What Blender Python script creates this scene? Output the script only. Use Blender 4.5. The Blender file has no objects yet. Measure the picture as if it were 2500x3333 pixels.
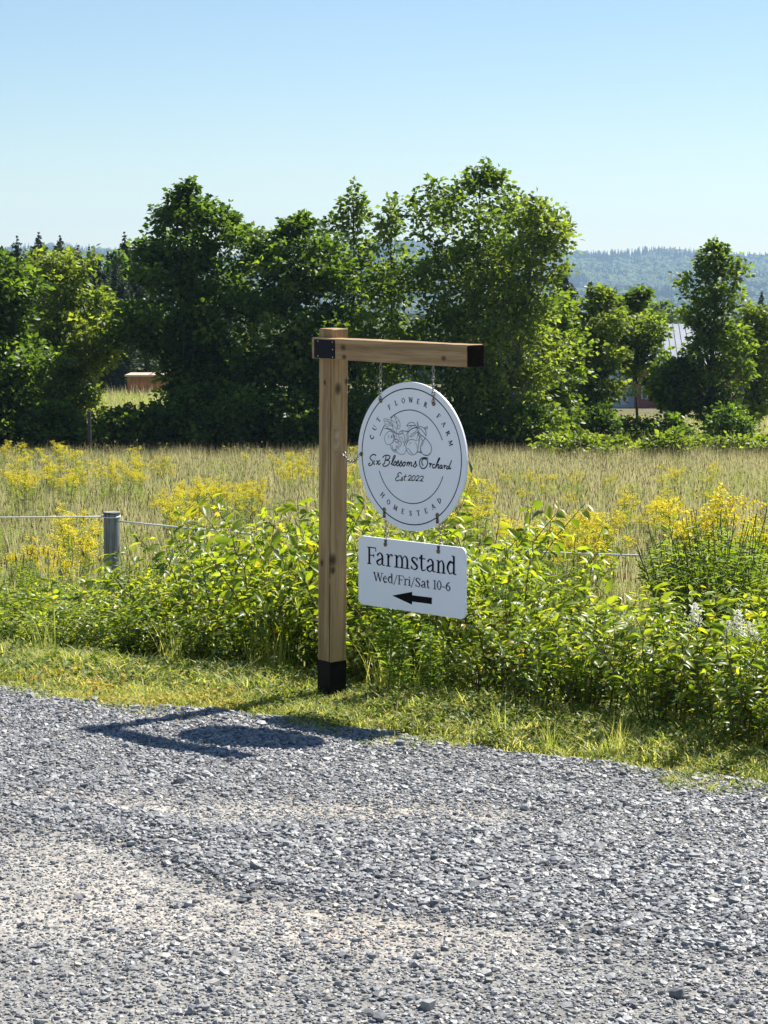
import bpy, bmesh, math, random
import numpy as np
from mathutils import Vector, Matrix, Euler

R = math.radians
sc = bpy.context.scene
col = sc.collection
rng = np.random.default_rng(11)
random.seed(7)

# ------------------------------------------------------------------ camera, sky, sun, exposure
FPX = 7130.0                                   # focal length in pixels of the 2500 x 3333 photograph
HORIZON = 880.0
PITCH = math.atan((1666.5 - HORIZON) / FPX)
ZC = 1.87                                      # lens above the foot of the sign post
cam_d = bpy.data.cameras.new('camera')
cam_d.sensor_fit = 'VERTICAL'
cam_d.sensor_height = 36.0
cam_d.sensor_width = 27.0
cam_d.lens = FPX / 3333.0 * 36.0
cam_d.clip_start = 0.1
cam_d.clip_end = 20000
cam = bpy.data.objects.new('camera', cam_d)
cam.location = (0, 0, ZC)
cam.rotation_euler = (math.pi / 2 - PITCH, 0, 0)
col.objects.link(cam)
sc.camera = cam

SUN_AZ = R(46.0)                               # measured from the view direction (+Y) towards +X
SUN_EL = R(50.0)
world = bpy.data.worlds.new('World')
sc.world = world
world.use_nodes = True
wn = world.node_tree
for n in list(wn.nodes):
    wn.nodes.remove(n)
sky = wn.nodes.new('ShaderNodeTexSky')
sky.sky_type = 'NISHITA'
sky.sun_disc = False
sky.sun_elevation = SUN_EL
sky.sun_rotation = SUN_AZ
sky.altitude = 60
sky.air_density = 1.0
sky.dust_density = 0.0
sky.ozone_density = 4.0
bg = wn.nodes.new('ShaderNodeBackground')
bg.inputs['Strength'].default_value = 0.058
wo = wn.nodes.new('ShaderNodeOutputWorld')
wn.links.new(sky.outputs[0], bg.inputs[0])
wn.links.new(bg.outputs[0], wo.inputs[0])

sun_d = bpy.data.lights.new('sun', 'SUN')
sun_d.energy = 5.0
sun_d.angle = R(0.53)
sun_d.color = (1.0, 0.95, 0.86)
sun = bpy.data.objects.new('sun', sun_d)
SUN_DIR = Vector((math.sin(SUN_AZ) * math.cos(SUN_EL), math.cos(SUN_AZ) * math.cos(SUN_EL), math.sin(SUN_EL)))
sun.rotation_euler = SUN_DIR.to_track_quat('Z', 'Y').to_euler()
sun.location = (20, 20, 30)
col.objects.link(sun)

sc.view_settings.view_transform = 'Standard'
sc.view_settings.look = 'None'
sc.view_settings.exposure = 1.05
sc.view_settings.gamma = 1.0
sc.view_settings.use_curve_mapping = False
sc.cycles.max_bounces = 7
sc.cycles.diffuse_bounces = 2
sc.cycles.glossy_bounces = 2
sc.cycles.transmission_bounces = 5
sc.cycles.transparent_max_bounces = 6
sc.cycles.volume_bounces = 0
sc.cycles.use_denoising = True

# ------------------------------------------------------------------ pixel <-> place
CP, SP = math.cos(PITCH), math.sin(PITCH)

def ray(px, py):
    u = (px - 1250.0) / FPX
    v = (1666.5 - py) / FPX
    return Vector((u, CP + v * SP, -SP + v * CP))

def at(px, py, Y):
    d = ray(px, py)
    return Vector((0, 0, ZC)) + d * (Y / d.y)

def pix(p):
    x, y, z = p[0], p[1], p[2] - ZC
    dep = y * CP - z * SP
    return (1250 + FPX * x / dep, 1666.5 - FPX * (y * SP + z * CP) / dep)

def sstep(a, b, x):
    t = np.clip((np.asarray(x, float) - a) / (b - a), 0, 1)
    return t * t * (3 - 2 * t)

def lerpz(px, py, z):
    d = ray(px, py)
    t = (z - ZC) / d.z
    return Vector((d.x * t, d.y * t, z))

# edge of the gravel lot, traced where it meets the grass
EDGE = [lerpz(a, b, 0.0) for a, b in ((-400, 2225), (0, 2258), (250, 2292), (520, 2322), (900, 2350), (1150, 2392), (1400, 2420),
                                      (1650, 2462), (1900, 2505), (2200, 2545), (2500, 2580), (2900, 2640))]
EX = np.array([p.x for p in EDGE]); EY = np.array([p.y for p in EDGE])

def edge_y(x):
    x = np.asarray(x, float)
    y = np.interp(x, EX, EY)
    y = np.where(x < EX[0], EY[0] + (x - EX[0]) * -0.12, y)
    return np.where(x > EX[-1], np.maximum(EY[-1] + (x - EX[-1]) * -0.45, 0.5), y)

def ground_z(x, y):
    x = np.asarray(x, float); y = np.asarray(y, float)
    s = y - edge_y(x)
    g = 0.25 * (1 - np.exp(-(np.maximum(-s, 0) / 2.6) ** 1.6))
    bank = -0.2 * np.maximum(s - 0.85, 0)
    field = -1.0 - 0.055 * (y - 15)
    far = np.interp(y, [0, 60, 110, 215, 330, 600, 1500, 2700, 4200, 4500, 6000, 9000],
                    [0, -3.475, -6.2, -11.6, -15, -24, -44, -62, 24, 22, -60, -160])
    lf = np.where(y < 60, field, far)
    lf = lf + 1.5 * sstep(66, 100, y) * sstep(2, -10, x) * sstep(220, 140, y)
    w = sstep(2600, 3900, y)
    lf = lf + w * (10 * np.sin(x * 0.0041 + 1.1) + 6 * np.sin(x * 0.011 + 2.0) + 3.4 * np.sin(x * 0.027) - 9 * sstep(150, 510, x) + 9 * sstep(400, 740, x) + 11 * sstep(-230, -650, x))
    return np.where(s < 0, g, np.maximum(bank, lf))

def gz(x, y):
    return float(ground_z(x, y))

def solve_y(px, py, h=0.0, lo=10.5, hi=400.0):
    """distance at which something h above the ground shows at that pixel"""
    d = ray(px, py)
    f = lambda Y: (ZC + d.z * Y / d.y) - (gz(d.x * Y / d.y, Y) + h)
    a = lo
    while a < hi:
        if f(a) <= 0:
            return a
        a += 0.15
    return hi

# ------------------------------------------------------------------ small helpers
def tag(o, label=None, cat=None, group=None, kind=None):
    if label: o['label'] = label
    if cat: o['category'] = cat
    if group: o['group'] = group
    if kind: o['kind'] = kind
    return o

def empty(name, loc=(0, 0, 0), rz=0.0):
    o = bpy.data.objects.new(name, None)
    o.location = loc
    o.rotation_euler = (0, 0, rz)
    o.empty_display_size = 0.1
    col.objects.link(o)
    return o

def link(name, me, mat=None, parent=None, loc=None):
    o = bpy.data.objects.new(name, me)
    if mat is not None and not me.materials:
        me.materials.append(mat)
    if parent is not None:
        o.parent = parent
    if loc is not None:
        o.location = loc
    col.objects.link(o)
    return o

def mesh(name, V, Fs, smooth=False):
    me = bpy.data.meshes.new(name)
    me.from_pydata([tuple(v) for v in V], [], [tuple(f) for f in Fs])
    me.update()
    if smooth:
        me.polygons.foreach_set('use_smooth', np.ones(len(me.polygons), bool))
    return me

def big_mesh(name, V, F, attrs=None, smooth=False):
    """V (n,3), F (m,k) equal-sided faces, filled through numpy"""
    V = np.asarray(V, np.float32); F = np.asarray(F, np.int32)
    k = F.shape[1]
    me = bpy.data.meshes.new(name)
    me.vertices.add(len(V)); me.vertices.foreach_set('co', V.ravel())
    me.loops.add(F.size); me.loops.foreach_set('vertex_index', F.ravel())
    me.polygons.add(len(F))
    me.polygons.foreach_set('loop_start', np.arange(0, F.size, k, dtype=np.int32))
    me.polygons.foreach_set('loop_total', np.full(len(F), k, np.int32))
    if smooth:
        me.polygons.foreach_set('use_smooth', np.ones(len(F), bool))
    for nm, a in (attrs or {}).items():
        at_ = me.attributes.new(nm, 'FLOAT', 'POINT')
        at_.data.foreach_set('value', np.asarray(a, np.float32).ravel())
    me.update(calc_edges=True)
    me.validate()
    return me

def bm_mesh(name, bm, smooth=False):
    me = bpy.data.meshes.new(name)
    bm.normal_update()
    bm.to_mesh(me); bm.free()
    if smooth:
        me.polygons.foreach_set('use_smooth', np.ones(len(me.polygons), bool))
    return me

def bm_box(bm, lo, hi, bevel=0.0, seg=2):
    r = bmesh.ops.create_cube(bm, size=1.0)
    vs = r['verts']
    for v in vs:
        for i in range(3):
            v.co[i] = lo[i] if v.co[i] < 0 else hi[i]
    if bevel > 0:
        es = {e for v in vs for e in v.link_edges}
        bmesh.ops.bevel(bm, geom=list(es), offset=bevel, segments=seg, affect='EDGES', profile=0.5)

def box(name, lo, hi, mat, parent=None, bevel=0.0, seg=2):
    bm = bmesh.new()
    bm_box(bm, lo, hi, bevel, seg)
    return link(name, bm_mesh(name, bm), mat, parent)

def tube(pts, rad, seg=5, cap=True):
    """verts, faces of a tapered tube through pts"""
    pts = [Vector(p) for p in pts]
    if not hasattr(rad, '__len__'):
        rad = [rad] * len(pts)
    V, F = [], []
    up = Vector((0.13, 0.21, 0.97))
    for i, p in enumerate(pts):
        t = (pts[min(i + 1, len(pts) - 1)] - pts[max(i - 1, 0)]).normalized()
        a = t.cross(up)
        if a.length < 0.05:
            a = t.cross(Vector((1, 0, 0)))
        a.normalize(); b = t.cross(a)
        for k in range(seg):
            an = 2 * math.pi * k / seg
            V.append(p + (a * math.cos(an) + b * math.sin(an)) * rad[i])
    for i in range(len(pts) - 1):
        for k in range(seg):
            F.append((i * seg + k, i * seg + (k + 1) % seg, (i + 1) * seg + (k + 1) % seg, (i + 1) * seg + k))
    if cap:
        F.append(tuple(reversed(range(seg))))
        F.append(tuple(range((len(pts) - 1) * seg, len(pts) * seg)))
    return V, F

class MB:
    def __init__(self): self.V, self.F = [], []
    def add(self, V, F):
        o = len(self.V)
        self.V += list(V)
        self.F += [tuple(i + o for i in f) for f in F]
        return self
    def tube(self, *a, **k): return self.add(*tube(*a, **k))
    def build(self, name, mat, parent=None, smooth=False):
        return link(name, mesh(name, self.V, self.F, smooth), mat, parent)

# ------------------------------------------------------------------ materials
def new_mat(name):
    m = bpy.data.materials.new(name)
    m.use_nodes = True
    nt = m.node_tree
    for n in list(nt.nodes):
        nt.nodes.remove(n)
    out = nt.nodes.new('ShaderNodeOutputMaterial')
    return m, nt, out

def nd(nt, typ, **kw):
    n = nt.nodes.new(typ)
    for k, v in kw.items():
        if k.startswith('i_'):
            n.inputs[k[2:].replace('_', ' ')].default_value = v
        else:
            setattr(n, k, v)
    return n

def ramp(nt, stops):
    r = nt.nodes.new('ShaderNodeValToRGB')
    els = r.color_ramp.elements
    while len(els) < len(stops):
        els.new(0.5)
    for e, (p, c) in zip(els, stops):
        e.position = p
        e.color = (*c, 1)
    return r

def plain(name, c, rough=0.6, metal=0.0, noise=0.0, nscale=20.0, spec=0.5, bump=0.0):
    m, nt, out = new_mat(name)
    b = nd(nt, 'ShaderNodeBsdfPrincipled')
    b.inputs['Roughness'].default_value = rough
    b.inputs['Metallic'].default_value = metal
    b.inputs['Specular IOR Level'].default_value = spec
    if noise > 0:
        tc = nd(nt, 'ShaderNodeTexCoord')
        nz = nd(nt, 'ShaderNodeTexNoise')
        nz.inputs['Scale'].default_value = nscale
        nz.inputs['Detail'].default_value = 6
        nt.links.new(tc.outputs['Object'], nz.inputs['Vector'])
        r = ramp(nt, [(0.3, tuple(x * (1 - noise) for x in c)), (0.7, tuple(min(1, x * (1 + noise)) for x in c))])
        nt.links.new(nz.outputs[0], r.inputs[0])
        nt.links.new(r.outputs[0], b.inputs['Base Color'])
        if bump > 0:
            bp = nd(nt, 'ShaderNodeBump')
            bp.inputs['Strength'].default_value = bump
            bp.inputs['Distance'].default_value = 0.004
            nt.links.new(nz.outputs[0], bp.inputs['Height'])
            nt.links.new(bp.outputs[0], b.inputs['Normal'])
    else:
        b.inputs['Base Color'].default_value = (*c, 1)
    nt.links.new(b.outputs[0], out.inputs[0])
    return m

def leaf_mat(name, stops, trans=0.45, tcol=None, rough=0.45, spec=0.5, inst=0.0):
    """leaf: gloss and diffuse on the lit side, light shining through from the other"""
    m, nt, out = new_mat(name)
    a = nd(nt, 'ShaderNodeAttribute', attribute_name='tint')
    src = a.outputs['Fac']
    if inst > 0:
        oi = nd(nt, 'ShaderNodeObjectInfo')
        ma = nd(nt, 'ShaderNodeMath', operation='MULTIPLY_ADD')
        nt.links.new(oi.outputs['Random'], ma.inputs[0])
        ma.inputs[1].default_value = inst
        sub = nd(nt, 'ShaderNodeMath', operation='SUBTRACT')
        nt.links.new(src, sub.inputs[0]); sub.inputs[1].default_value = inst * 0.5
        nt.links.new(sub.outputs[0], ma.inputs[2])
        src = ma.outputs[0]
    r = ramp(nt, stops)
    nt.links.new(src, r.inputs[0])
    b = nd(nt, 'ShaderNodeBsdfPrincipled')
    b.inputs['Roughness'].default_value = rough
    b.inputs['Specular IOR Level'].default_value = spec
    nt.links.new(r.outputs[0], b.inputs['Base Color'])
    t = nd(nt, 'ShaderNodeBsdfTranslucent')
    mx = nd(nt, 'ShaderNodeMix', data_type='RGBA', blend_type='MULTIPLY')
    mx.inputs[0].default_value = 1.0
    tc = tcol or (1.7, 1.75, 0.7)
    mx.inputs[7].default_value = (*tc, 1)
    nt.links.new(r.outputs[0], mx.inputs[6])
    nt.links.new(mx.outputs[2], t.inputs[0])
    ms = nd(nt, 'ShaderNodeMixShader')
    ms.inputs[0].default_value = trans
    nt.links.new(b.outputs[0], ms.inputs[1]); nt.links.new(t.outputs[0], ms.inputs[2])
    nt.links.new(ms.outputs[0], out.inputs[0])
    return m

def wood_mat(name, dark, light, axis, knots=(), scale=1.0, rough=0.75):
    """sawn timber: grain runs along `axis` of the object; knots are (x, y, z, radius) in object space"""
    m, nt, out = new_mat(name)
    tc = nd(nt, 'ShaderNodeTexCoord')
    mp = nd(nt, 'ShaderNodeMapping')
    s = [26 * scale] * 3
    s[axis] = 1.3 * scale
    mp.inputs['Scale'].default_value = s
    nt.links.new(tc.outputs['Object'], mp.inputs[0])
    n1 = nd(nt, 'ShaderNodeTexNoise'); n1.inputs['Scale'].default_value = 1.4; n1.inputs['Detail'].default_value = 7; n1.inputs['Distortion'].default_value = 0.8
    nt.links.new(mp.outputs[0], n1.inputs['Vector'])
    n2 = nd(nt, 'ShaderNodeTexNoise'); n2.inputs['Scale'].default_value = 7.0; n2.inputs['Detail'].default_value = 4
    nt.links.new(mp.outputs[0], n2.inputs['Vector'])
    n3 = nd(nt, 'ShaderNodeTexNoise'); n3.inputs['Scale'].default_value = 3.0; n3.inputs['Detail'].default_value = 3
    nt.links.new(tc.outputs['Object'], n3.inputs['Vector'])
    ad = nd(nt, 'ShaderNodeMath', operation='MULTIPLY_ADD')
    nt.links.new(n2.outputs[0], ad.inputs[0]); ad.inputs[1].default_value = 0.45; nt.links.new(n1.outputs[0], ad.inputs[2])
    ad2 = nd(nt, 'ShaderNodeMath', operation='MULTIPLY_ADD')
    nt.links.new(n3.outputs[0], ad2.inputs[0]); ad2.inputs[1].default_value = 0.35; nt.links.new(ad.outputs[0], ad2.inputs[2])
    r = ramp(nt, [(0.55, dark), (0.85, tuple((a + b) / 2 for a, b in zip(dark, light))), (1.15 if False else 1.0, light)])
    nt.links.new(ad2.outputs[0], r.inputs[0])
    colr = r.outputs[0]
    for kx, ky, kz, kr in knots:
        d = nd(nt, 'ShaderNodeVectorMath', operation='SUBTRACT')
        nt.links.new(tc.outputs['Object'], d.inputs[0]); d.inputs[1].default_value = (kx, ky, kz)
        w = nd(nt, 'ShaderNodeVectorMath', operation='MULTIPLY')
        nt.links.new(d.outputs[0], w.inputs[0])
        sc_ = [1, 1, 1]; sc_[axis] = 0.7
        w.inputs[1].default_value = sc_
        ln = nd(nt, 'ShaderNodeVectorMath', operation='LENGTH')
        nt.links.new(w.outputs[0], ln.inputs[0])
        kr_ = ramp(nt, [(0.0, (0.03, 0.018, 0.01)), (0.45, (0.05, 0.03, 0.016)), (0.62, (0.16, 0.10, 0.05)), (0.8, (0.10, 0.06, 0.03)), (1.0, (0.2, 0.13, 0.07))])
        dv = nd(nt, 'ShaderNodeMath', operation='DIVIDE')
        nt.links.new(ln.outputs['Value'], dv.inputs[0]); dv.inputs[1].default_value = kr
        nt.links.new(dv.outputs[0], kr_.inputs[0])
        fr = nd(nt, 'ShaderNodeMapRange'); fr.inputs[1].default_value = 0.7; fr.inputs[2].default_value = 1.35; fr.inputs[3].default_value = 0.9; fr.inputs[4].default_value = 0.0
        nt.links.new(dv.outputs[0], fr.inputs[0])
        mx = nd(nt, 'ShaderNodeMix', data_type='RGBA')
        nt.links.new(fr.outputs[0], mx.inputs[0]); nt.links.new(colr, mx.inputs[6]); nt.links.new(kr_.outputs[0], mx.inputs[7])
        colr = mx.outputs[2]
    b = nd(nt, 'ShaderNodeBsdfPrincipled')
    b.inputs['Roughness'].default_value = rough
    b.inputs['Specular IOR Level'].default_value = 0.3
    nt.links.new(colr, b.inputs['Base Color'])
    bp = nd(nt, 'ShaderNodeBump'); bp.inputs['Strength'].default_value = 0.5; bp.inputs['Distance'].default_value = 0.003
    nt.links.new(ad.outputs[0], bp.inputs['Height']); nt.links.new(bp.outputs[0], b.inputs['Normal'])
    nt.links.new(b.outputs[0], out.inputs[0])
    return m

# ------------------------------------------------------------------ scatter (for what nobody could count)
def source_collection(name, meshes):
    c = bpy.data.collections.new(name)
    for i, me in enumerate(meshes):
        o = bpy.data.objects.new('%s_%02d' % (name, i), me)
        c.objects.link(o)
    return c

def scatter(name, pts, rot, scl, idx, coll):
    pts = np.asarray(pts, np.float32)
    me = bpy.data.meshes.new(name)
    me.vertices.add(len(pts)); me.vertices.foreach_set('co', pts.ravel())
    for nm, typ, a in (('rot', 'FLOAT_VECTOR', rot), ('scl', 'FLOAT_VECTOR', scl)):
        t = me.attributes.new(nm, typ, 'POINT'); t.data.foreach_set('vector', np.asarray(a, np.float32).ravel())
    t = me.attributes.new('idx', 'INT', 'POINT'); t.data.foreach_set('value', np.asarray(idx, np.int32))
    me.update()
    o = bpy.data.objects.new(name, me); col.objects.link(o)
    g = bpy.data.node_groups.new(name + '_scatter', 'GeometryNodeTree')
    g.interface.new_socket('Geometry', in_out='INPUT', socket_type='NodeSocketGeometry')
    g.interface.new_socket('Geometry', in_out='OUTPUT', socket_type='NodeSocketGeometry')
    gi = g.nodes.new('NodeGroupInput'); go = g.nodes.new('NodeGroupOutput')
    ip = g.nodes.new('GeometryNodeInstanceOnPoints')
    ci = g.nodes.new('GeometryNodeCollectionInfo')
    ci.inputs['Collection'].default_value = coll
    ci.inputs['Separate Children'].default_value = True
    ci.inputs['Reset Children'].default_value = True
    def named(nm, dt):
        n = g.nodes.new('GeometryNodeInputNamedAttribute'); n.data_type = dt; n.inputs['Name'].default_value = nm
        return n.outputs['Attribute']
    e2r = g.nodes.new('FunctionNodeEulerToRotation')
    L = g.links.new
    L(gi.outputs[0], ip.inputs['Points'])
    L(ci.outputs[0], ip.inputs['Instance'])
    ip.inputs['Pick Instance'].default_value = True
    L(named('idx', 'INT'), ip.inputs['Instance Index'])
    L(named('rot', 'FLOAT_VECTOR'), e2r.inputs[0])
    L(e2r.outputs[0], ip.inputs['Rotation'])
    L(named('scl', 'FLOAT_VECTOR'), ip.inputs['Scale'])
    L(ip.outputs[0], go.inputs[0])
    md = o.modifiers.new('scatter', 'NODES'); md.node_group = g
    return o

# ================================================================== THE SETTING
def noise2(x, y, s, seed=0):
    """cheap smooth value noise"""
    r = np.random.default_rng(seed)
    tab = r.random((64, 64))
    X = np.asarray(x, float) / s; Y = np.asarray(y, float) / s
    xi = np.floor(X).astype(int); yi = np.floor(Y).astype(int)
    fx = X - xi; fy = Y - yi
    fx = fx * fx * (3 - 2 * fx); fy = fy * fy * (3 - 2 * fy)
    g = lambda a, b: tab[a % 64, b % 64]
    return (g(xi, yi) * (1 - fx) + g(xi + 1, yi) * fx) * (1 - fy) + (g(xi, yi + 1) * (1 - fx) + g(xi + 1, yi + 1) * fx) * fy

def grid_mesh(name, rows, ncol, half, zf):
    t = np.linspace(-1, 1, ncol)
    X = np.array([t * half(y) for y in rows]); Y = np.repeat(np.array(rows)[:, None], ncol, 1)
    Z = zf(X, Y)
    V = np.stack([X.ravel(), Y.ravel(), Z.ravel()], 1)
    n = len(rows)
    i, j = np.meshgrid(np.arange(n - 1), np.arange(ncol - 1), indexing='ij')
    a = (i * ncol + j).ravel()
    F = np.stack([a, a + 1, a + ncol + 1, a + ncol], 1)
    return big_mesh(name, V, F, smooth=True)

# --- ground: one sheet from behind the camera to the far side of the hills
rows = np.concatenate([np.arange(-6, 7, 0.6), np.arange(7, 18, 0.14), np.arange(18, 66, 0.8), np.arange(66, 240, 4), np.geomspace(240, 9000, 90)])
def ground_sheet(X, Y):
    z = ground_z(X, Y) + 0.03 * (noise2(X, Y, 0.7, 3) - 0.5) * sstep(60, 20, Y)
    s = Y - edge_y(X)
    return z - 0.06 * sstep(0.10, -0.06, s)
def m_ground():
    m, nt, out = new_mat('ground_soil_and_turf')
    tc = nd(nt, 'ShaderNodeTexCoord')
    n1 = nd(nt, 'ShaderNodeTexNoise'); n1.inputs['Scale'].default_value = 0.6; n1.inputs['Detail'].default_value = 8
    n2 = nd(nt, 'ShaderNodeTexNoise'); n2.inputs['Scale'].default_value = 14; n2.inputs['Detail'].default_value = 6
    nt.links.new(tc.outputs['Object'], n1.inputs[0]); nt.links.new(tc.outputs['Object'], n2.inputs[0])
    r1 = ramp(nt, [(0.3, (0.09, 0.095, 0.03)), (0.5, (0.16, 0.15, 0.06)), (0.7, (0.24, 0.20, 0.10))])
    r2 = ramp(nt, [(0.3, (0.4, 0.4, 0.4)), (0.7, (1.1, 1.1, 1.1))])
    nt.links.new(n1.outputs[0], r1.inputs[0]); nt.links.new(n2.outputs[0], r2.inputs[0])
    mx = nd(nt, 'ShaderNodeMix', data_type='RGBA', blend_type='MULTIPLY'); mx.inputs[0].default_value = 1
    nt.links.new(r1.outputs[0], mx.inputs[6]); nt.links.new(r2.outputs[0], mx.inputs[7])
    b = nd(nt, 'ShaderNodeBsdfPrincipled'); b.inputs['Roughness'].default_value = 0.95; b.inputs['Specular IOR Level'].default_value = 0.15
    nt.links.new(mx.outputs[2], b.inputs['Base Color'])
    nt.links.new(b.outputs[0], out.inputs[0])
    return m
g = link('ground', grid_mesh('ground', rows, 141, lambda y: 6 + 0.55 * max(y, 0), ground_sheet), m_ground())
tag(g, 'grassy ground falling away from the gravel lot down to the valley', 'ground', kind='structure')

# --- gravel lot: its own sheet lying on the ground, edge dipping under the turf
def coarse(x, y):
    """0..1, how much of the surface is loose coarse stone (a raked-up band) and not packed dust"""
    x = np.asarray(x, float); y = np.asarray(y, float)
    d = np.maximum(y, 0.3)
    k = 1250 + FPX * x / (d * CP + 1.65 * SP)            # column it lies under
    row = 1666.5 - FPX * (d * SP - 1.65 * CP) / (d * CP + 1.65 * SP)
    lo = np.interp(k, [-800, 300, 700, 1100, 1500, 2000, 2600, 3400], [2560, 2560, 2650, 2600, 2580, 2600, 2650, 2700])
    hi = np.interp(k, [-800, 300, 700, 1100, 1500, 2000, 2600, 3400], [2600, 2680, 2860, 2930, 2960, 3010, 3120, 3200])
    c = sstep(-70, 40, row - lo) * sstep(70, -60, row - hi)
    c = np.maximum(c, 0.75 * sstep(2560, 2470, row))
    c = np.maximum(c, 0.62 * sstep(1500, 1900, k) * sstep(3250, 3000, row))
    c = np.maximum(c, 0.20 + 0.25 * sstep(2950, 3250, row) * sstep(-400, 600, k) - 0.3 * np.exp(-((k - 330) / 420) ** 2 - ((row - 2880) / 170) ** 2) - 0.3 * np.exp(-((k - 350) / 500) ** 2 - ((row - 2600) / 70) ** 2))
    return np.clip(c * (0.75 + 0.5 * noise2(x, y, 0.35, 5)), 0, 1)

def lot_z(X, Y):
    s = Y - edge_y(X)
    z = ground_z(X, np.minimum(Y, edge_y(X)))
    z = z + 0.022 * coarse(X, Y) + 0.02 * (noise2(X, Y, 0.5, 8) - 0.5) + 0.006 * (noise2(X, Y, 0.09, 9) - 0.5)
    return z + 0.006 - 0.05 * sstep(-0.03, 0.22, s + 0.16 * (noise2(X, Y, 0.18, 12) - 0.5))
lrows = np.linspace(-5, 12.5, 300)
me = grid_mesh('gravel_lot', lrows, 200, lambda y: 6.0, lot_z)
# keep only what lies on the lot side of the edge
bm = bmesh.new(); bm.from_mesh(me)
bmesh.ops.delete(bm, geom=[v for v in bm.verts if v.co.y - float(edge_y(v.co.x)) > 0.3], context='VERTS')
bm.to_mesh(me); bm.free()
def m_lot():
    m, nt, out = new_mat('packed_gravel_and_stone_dust')
    tc = nd(nt, 'ShaderNodeTexCoord')
    def nz(s, d=6):
        n = nd(nt, 'ShaderNodeTexNoise'); n.inputs['Scale'].default_value = s; n.inputs['Detail'].default_value = d
        nt.links.new(tc.outputs['Object'], n.inputs[0]); return n
    big, mid, fine = nz(0.9, 4), nz(6, 6), nz(130, 5)
    vo = nd(nt, 'ShaderNodeTexVoronoi'); vo.inputs['Scale'].default_value = 75
    nt.links.new(tc.outputs['Object'], vo.inputs['Vector'])
    rb = ramp(nt, [(0.32, (0.25, 0.247, 0.24)), (0.52, (0.33, 0.316, 0.295)), (0.7, (0.41, 0.365, 0.315))])
    nt.links.new(big.outputs[0], rb.inputs[0])
    rm = ramp(nt, [(0.3, (0.78, 0.78, 0.78)), (0.7, (1.12, 1.12, 1.12))]); nt.links.new(mid.outputs[0], rm.inputs[0])
    rv = ramp(nt, [(0.0, (0.62, 0.62, 0.63)), (1.0, (1.2, 1.2, 1.18))]); nt.links.new(vo.outputs['Color'], rv.inputs[0])
    m1 = nd(nt, 'ShaderNodeMix', data_type='RGBA', blend_type='MULTIPLY'); m1.inputs[0].default_value = 1
    m2 = nd(nt, 'ShaderNodeMix', data_type='RGBA', blend_type='MULTIPLY'); m2.inputs[0].default_value = 1
    nt.links.new(rb.outputs[0], m1.inputs[6]); nt.links.new(rm.outputs[0], m1.inputs[7])
    nt.links.new(m1.outputs[2], m2.inputs[6]); nt.links.new(rv.outputs[0], m2.inputs[7])
    la = nd(nt, 'ShaderNodeAttribute', attribute_name='loose')
    m3 = nd(nt, 'ShaderNodeMix', data_type='RGBA', blend_type='MULTIPLY'); m3.inputs[0].default_value = 1
    rl = ramp(nt, [(0.05, (1.2, 1.17, 1.13)), (0.35, (0.95, 0.95, 0.94)), (0.8, (0.45, 0.45, 0.47))]); nt.links.new(la.outputs['Fac'], rl.inputs[0])
    nt.links.new(m2.outputs[2], m3.inputs[6]); nt.links.new(rl.outputs[0], m3.inputs[7])
    b = nd(nt, 'ShaderNodeBsdfPrincipled'); b.inputs['Roughness'].default_value = 0.9; b.inputs['Specular IOR Level'].default_value = 0.25
    nt.links.new(m3.outputs[2], b.inputs['Base Color'])
    mh = nd(nt, 'ShaderNodeMath', operation='MULTIPLY_ADD'); nt.links.new(fine.outputs[0], mh.inputs[0]); mh.inputs[1].default_value = 0.5
    nt.links.new(vo.outputs['Distance'], mh.inputs[2])
    bp = nd(nt, 'ShaderNodeBump'); bp.inputs['Strength'].default_value = 0.9; bp.inputs['Distance'].default_value = 0.006
    nt.links.new(mh.outputs[0], bp.inputs['Height']); nt.links.new(bp.outputs[0], b.inputs['Normal'])
    nt.links.new(b.outputs[0], out.inputs[0])
    return m
me.polygons.foreach_set('use_smooth', np.ones(len(me.polygons), bool))
co = np.empty(len(me.vertices) * 3, np.float32); me.vertices.foreach_get('co', co); co = co.reshape(-1, 3)
at_ = me.attributes.new('loose', 'FLOAT', 'POINT'); at_.data.foreach_set('value', coarse(co[:, 0], co[:, 1]).astype(np.float32))
o = link('gravel_lot', me, m_lot())
tag(o, 'grey gravel parking lot with pale packed dust patches', 'gravel lot', kind='structure')

# --- stones: facetted slate chips
def stone_mesh(name, seed, flat=0.45, sub=1):
    r = np.random.default_rng(seed)
    bm = bmesh.new()
    bmesh.ops.create_icosphere(bm, subdivisions=sub, radius=0.5)
    sx, sy, sz = 1.0, r.uniform(0.55, 0.9), flat * r.uniform(0.7, 1.3)
    tl = r.uniform(-1, 1)
    cuts = [(Vector(r.normal(size=3)).normalized(), r.uniform(0.28, 0.42)) for _ in range(5)]
    for v in bm.verts:
        for nrm, dd in cuts:
            k = v.co.dot(nrm)
            if k > dd:
                v.co -= nrm * (k - dd)
        v.co *= r.uniform(0.88, 1.12)
        v.co = Vector((v.co.x * sx, v.co.y * sy, min(v.co.z, 0.26 + 0.25 * v.co.x * tl) * sz))
    bmesh.ops.triangulate(bm, faces=bm.faces)
    return bm_mesh(name, bm)

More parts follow.
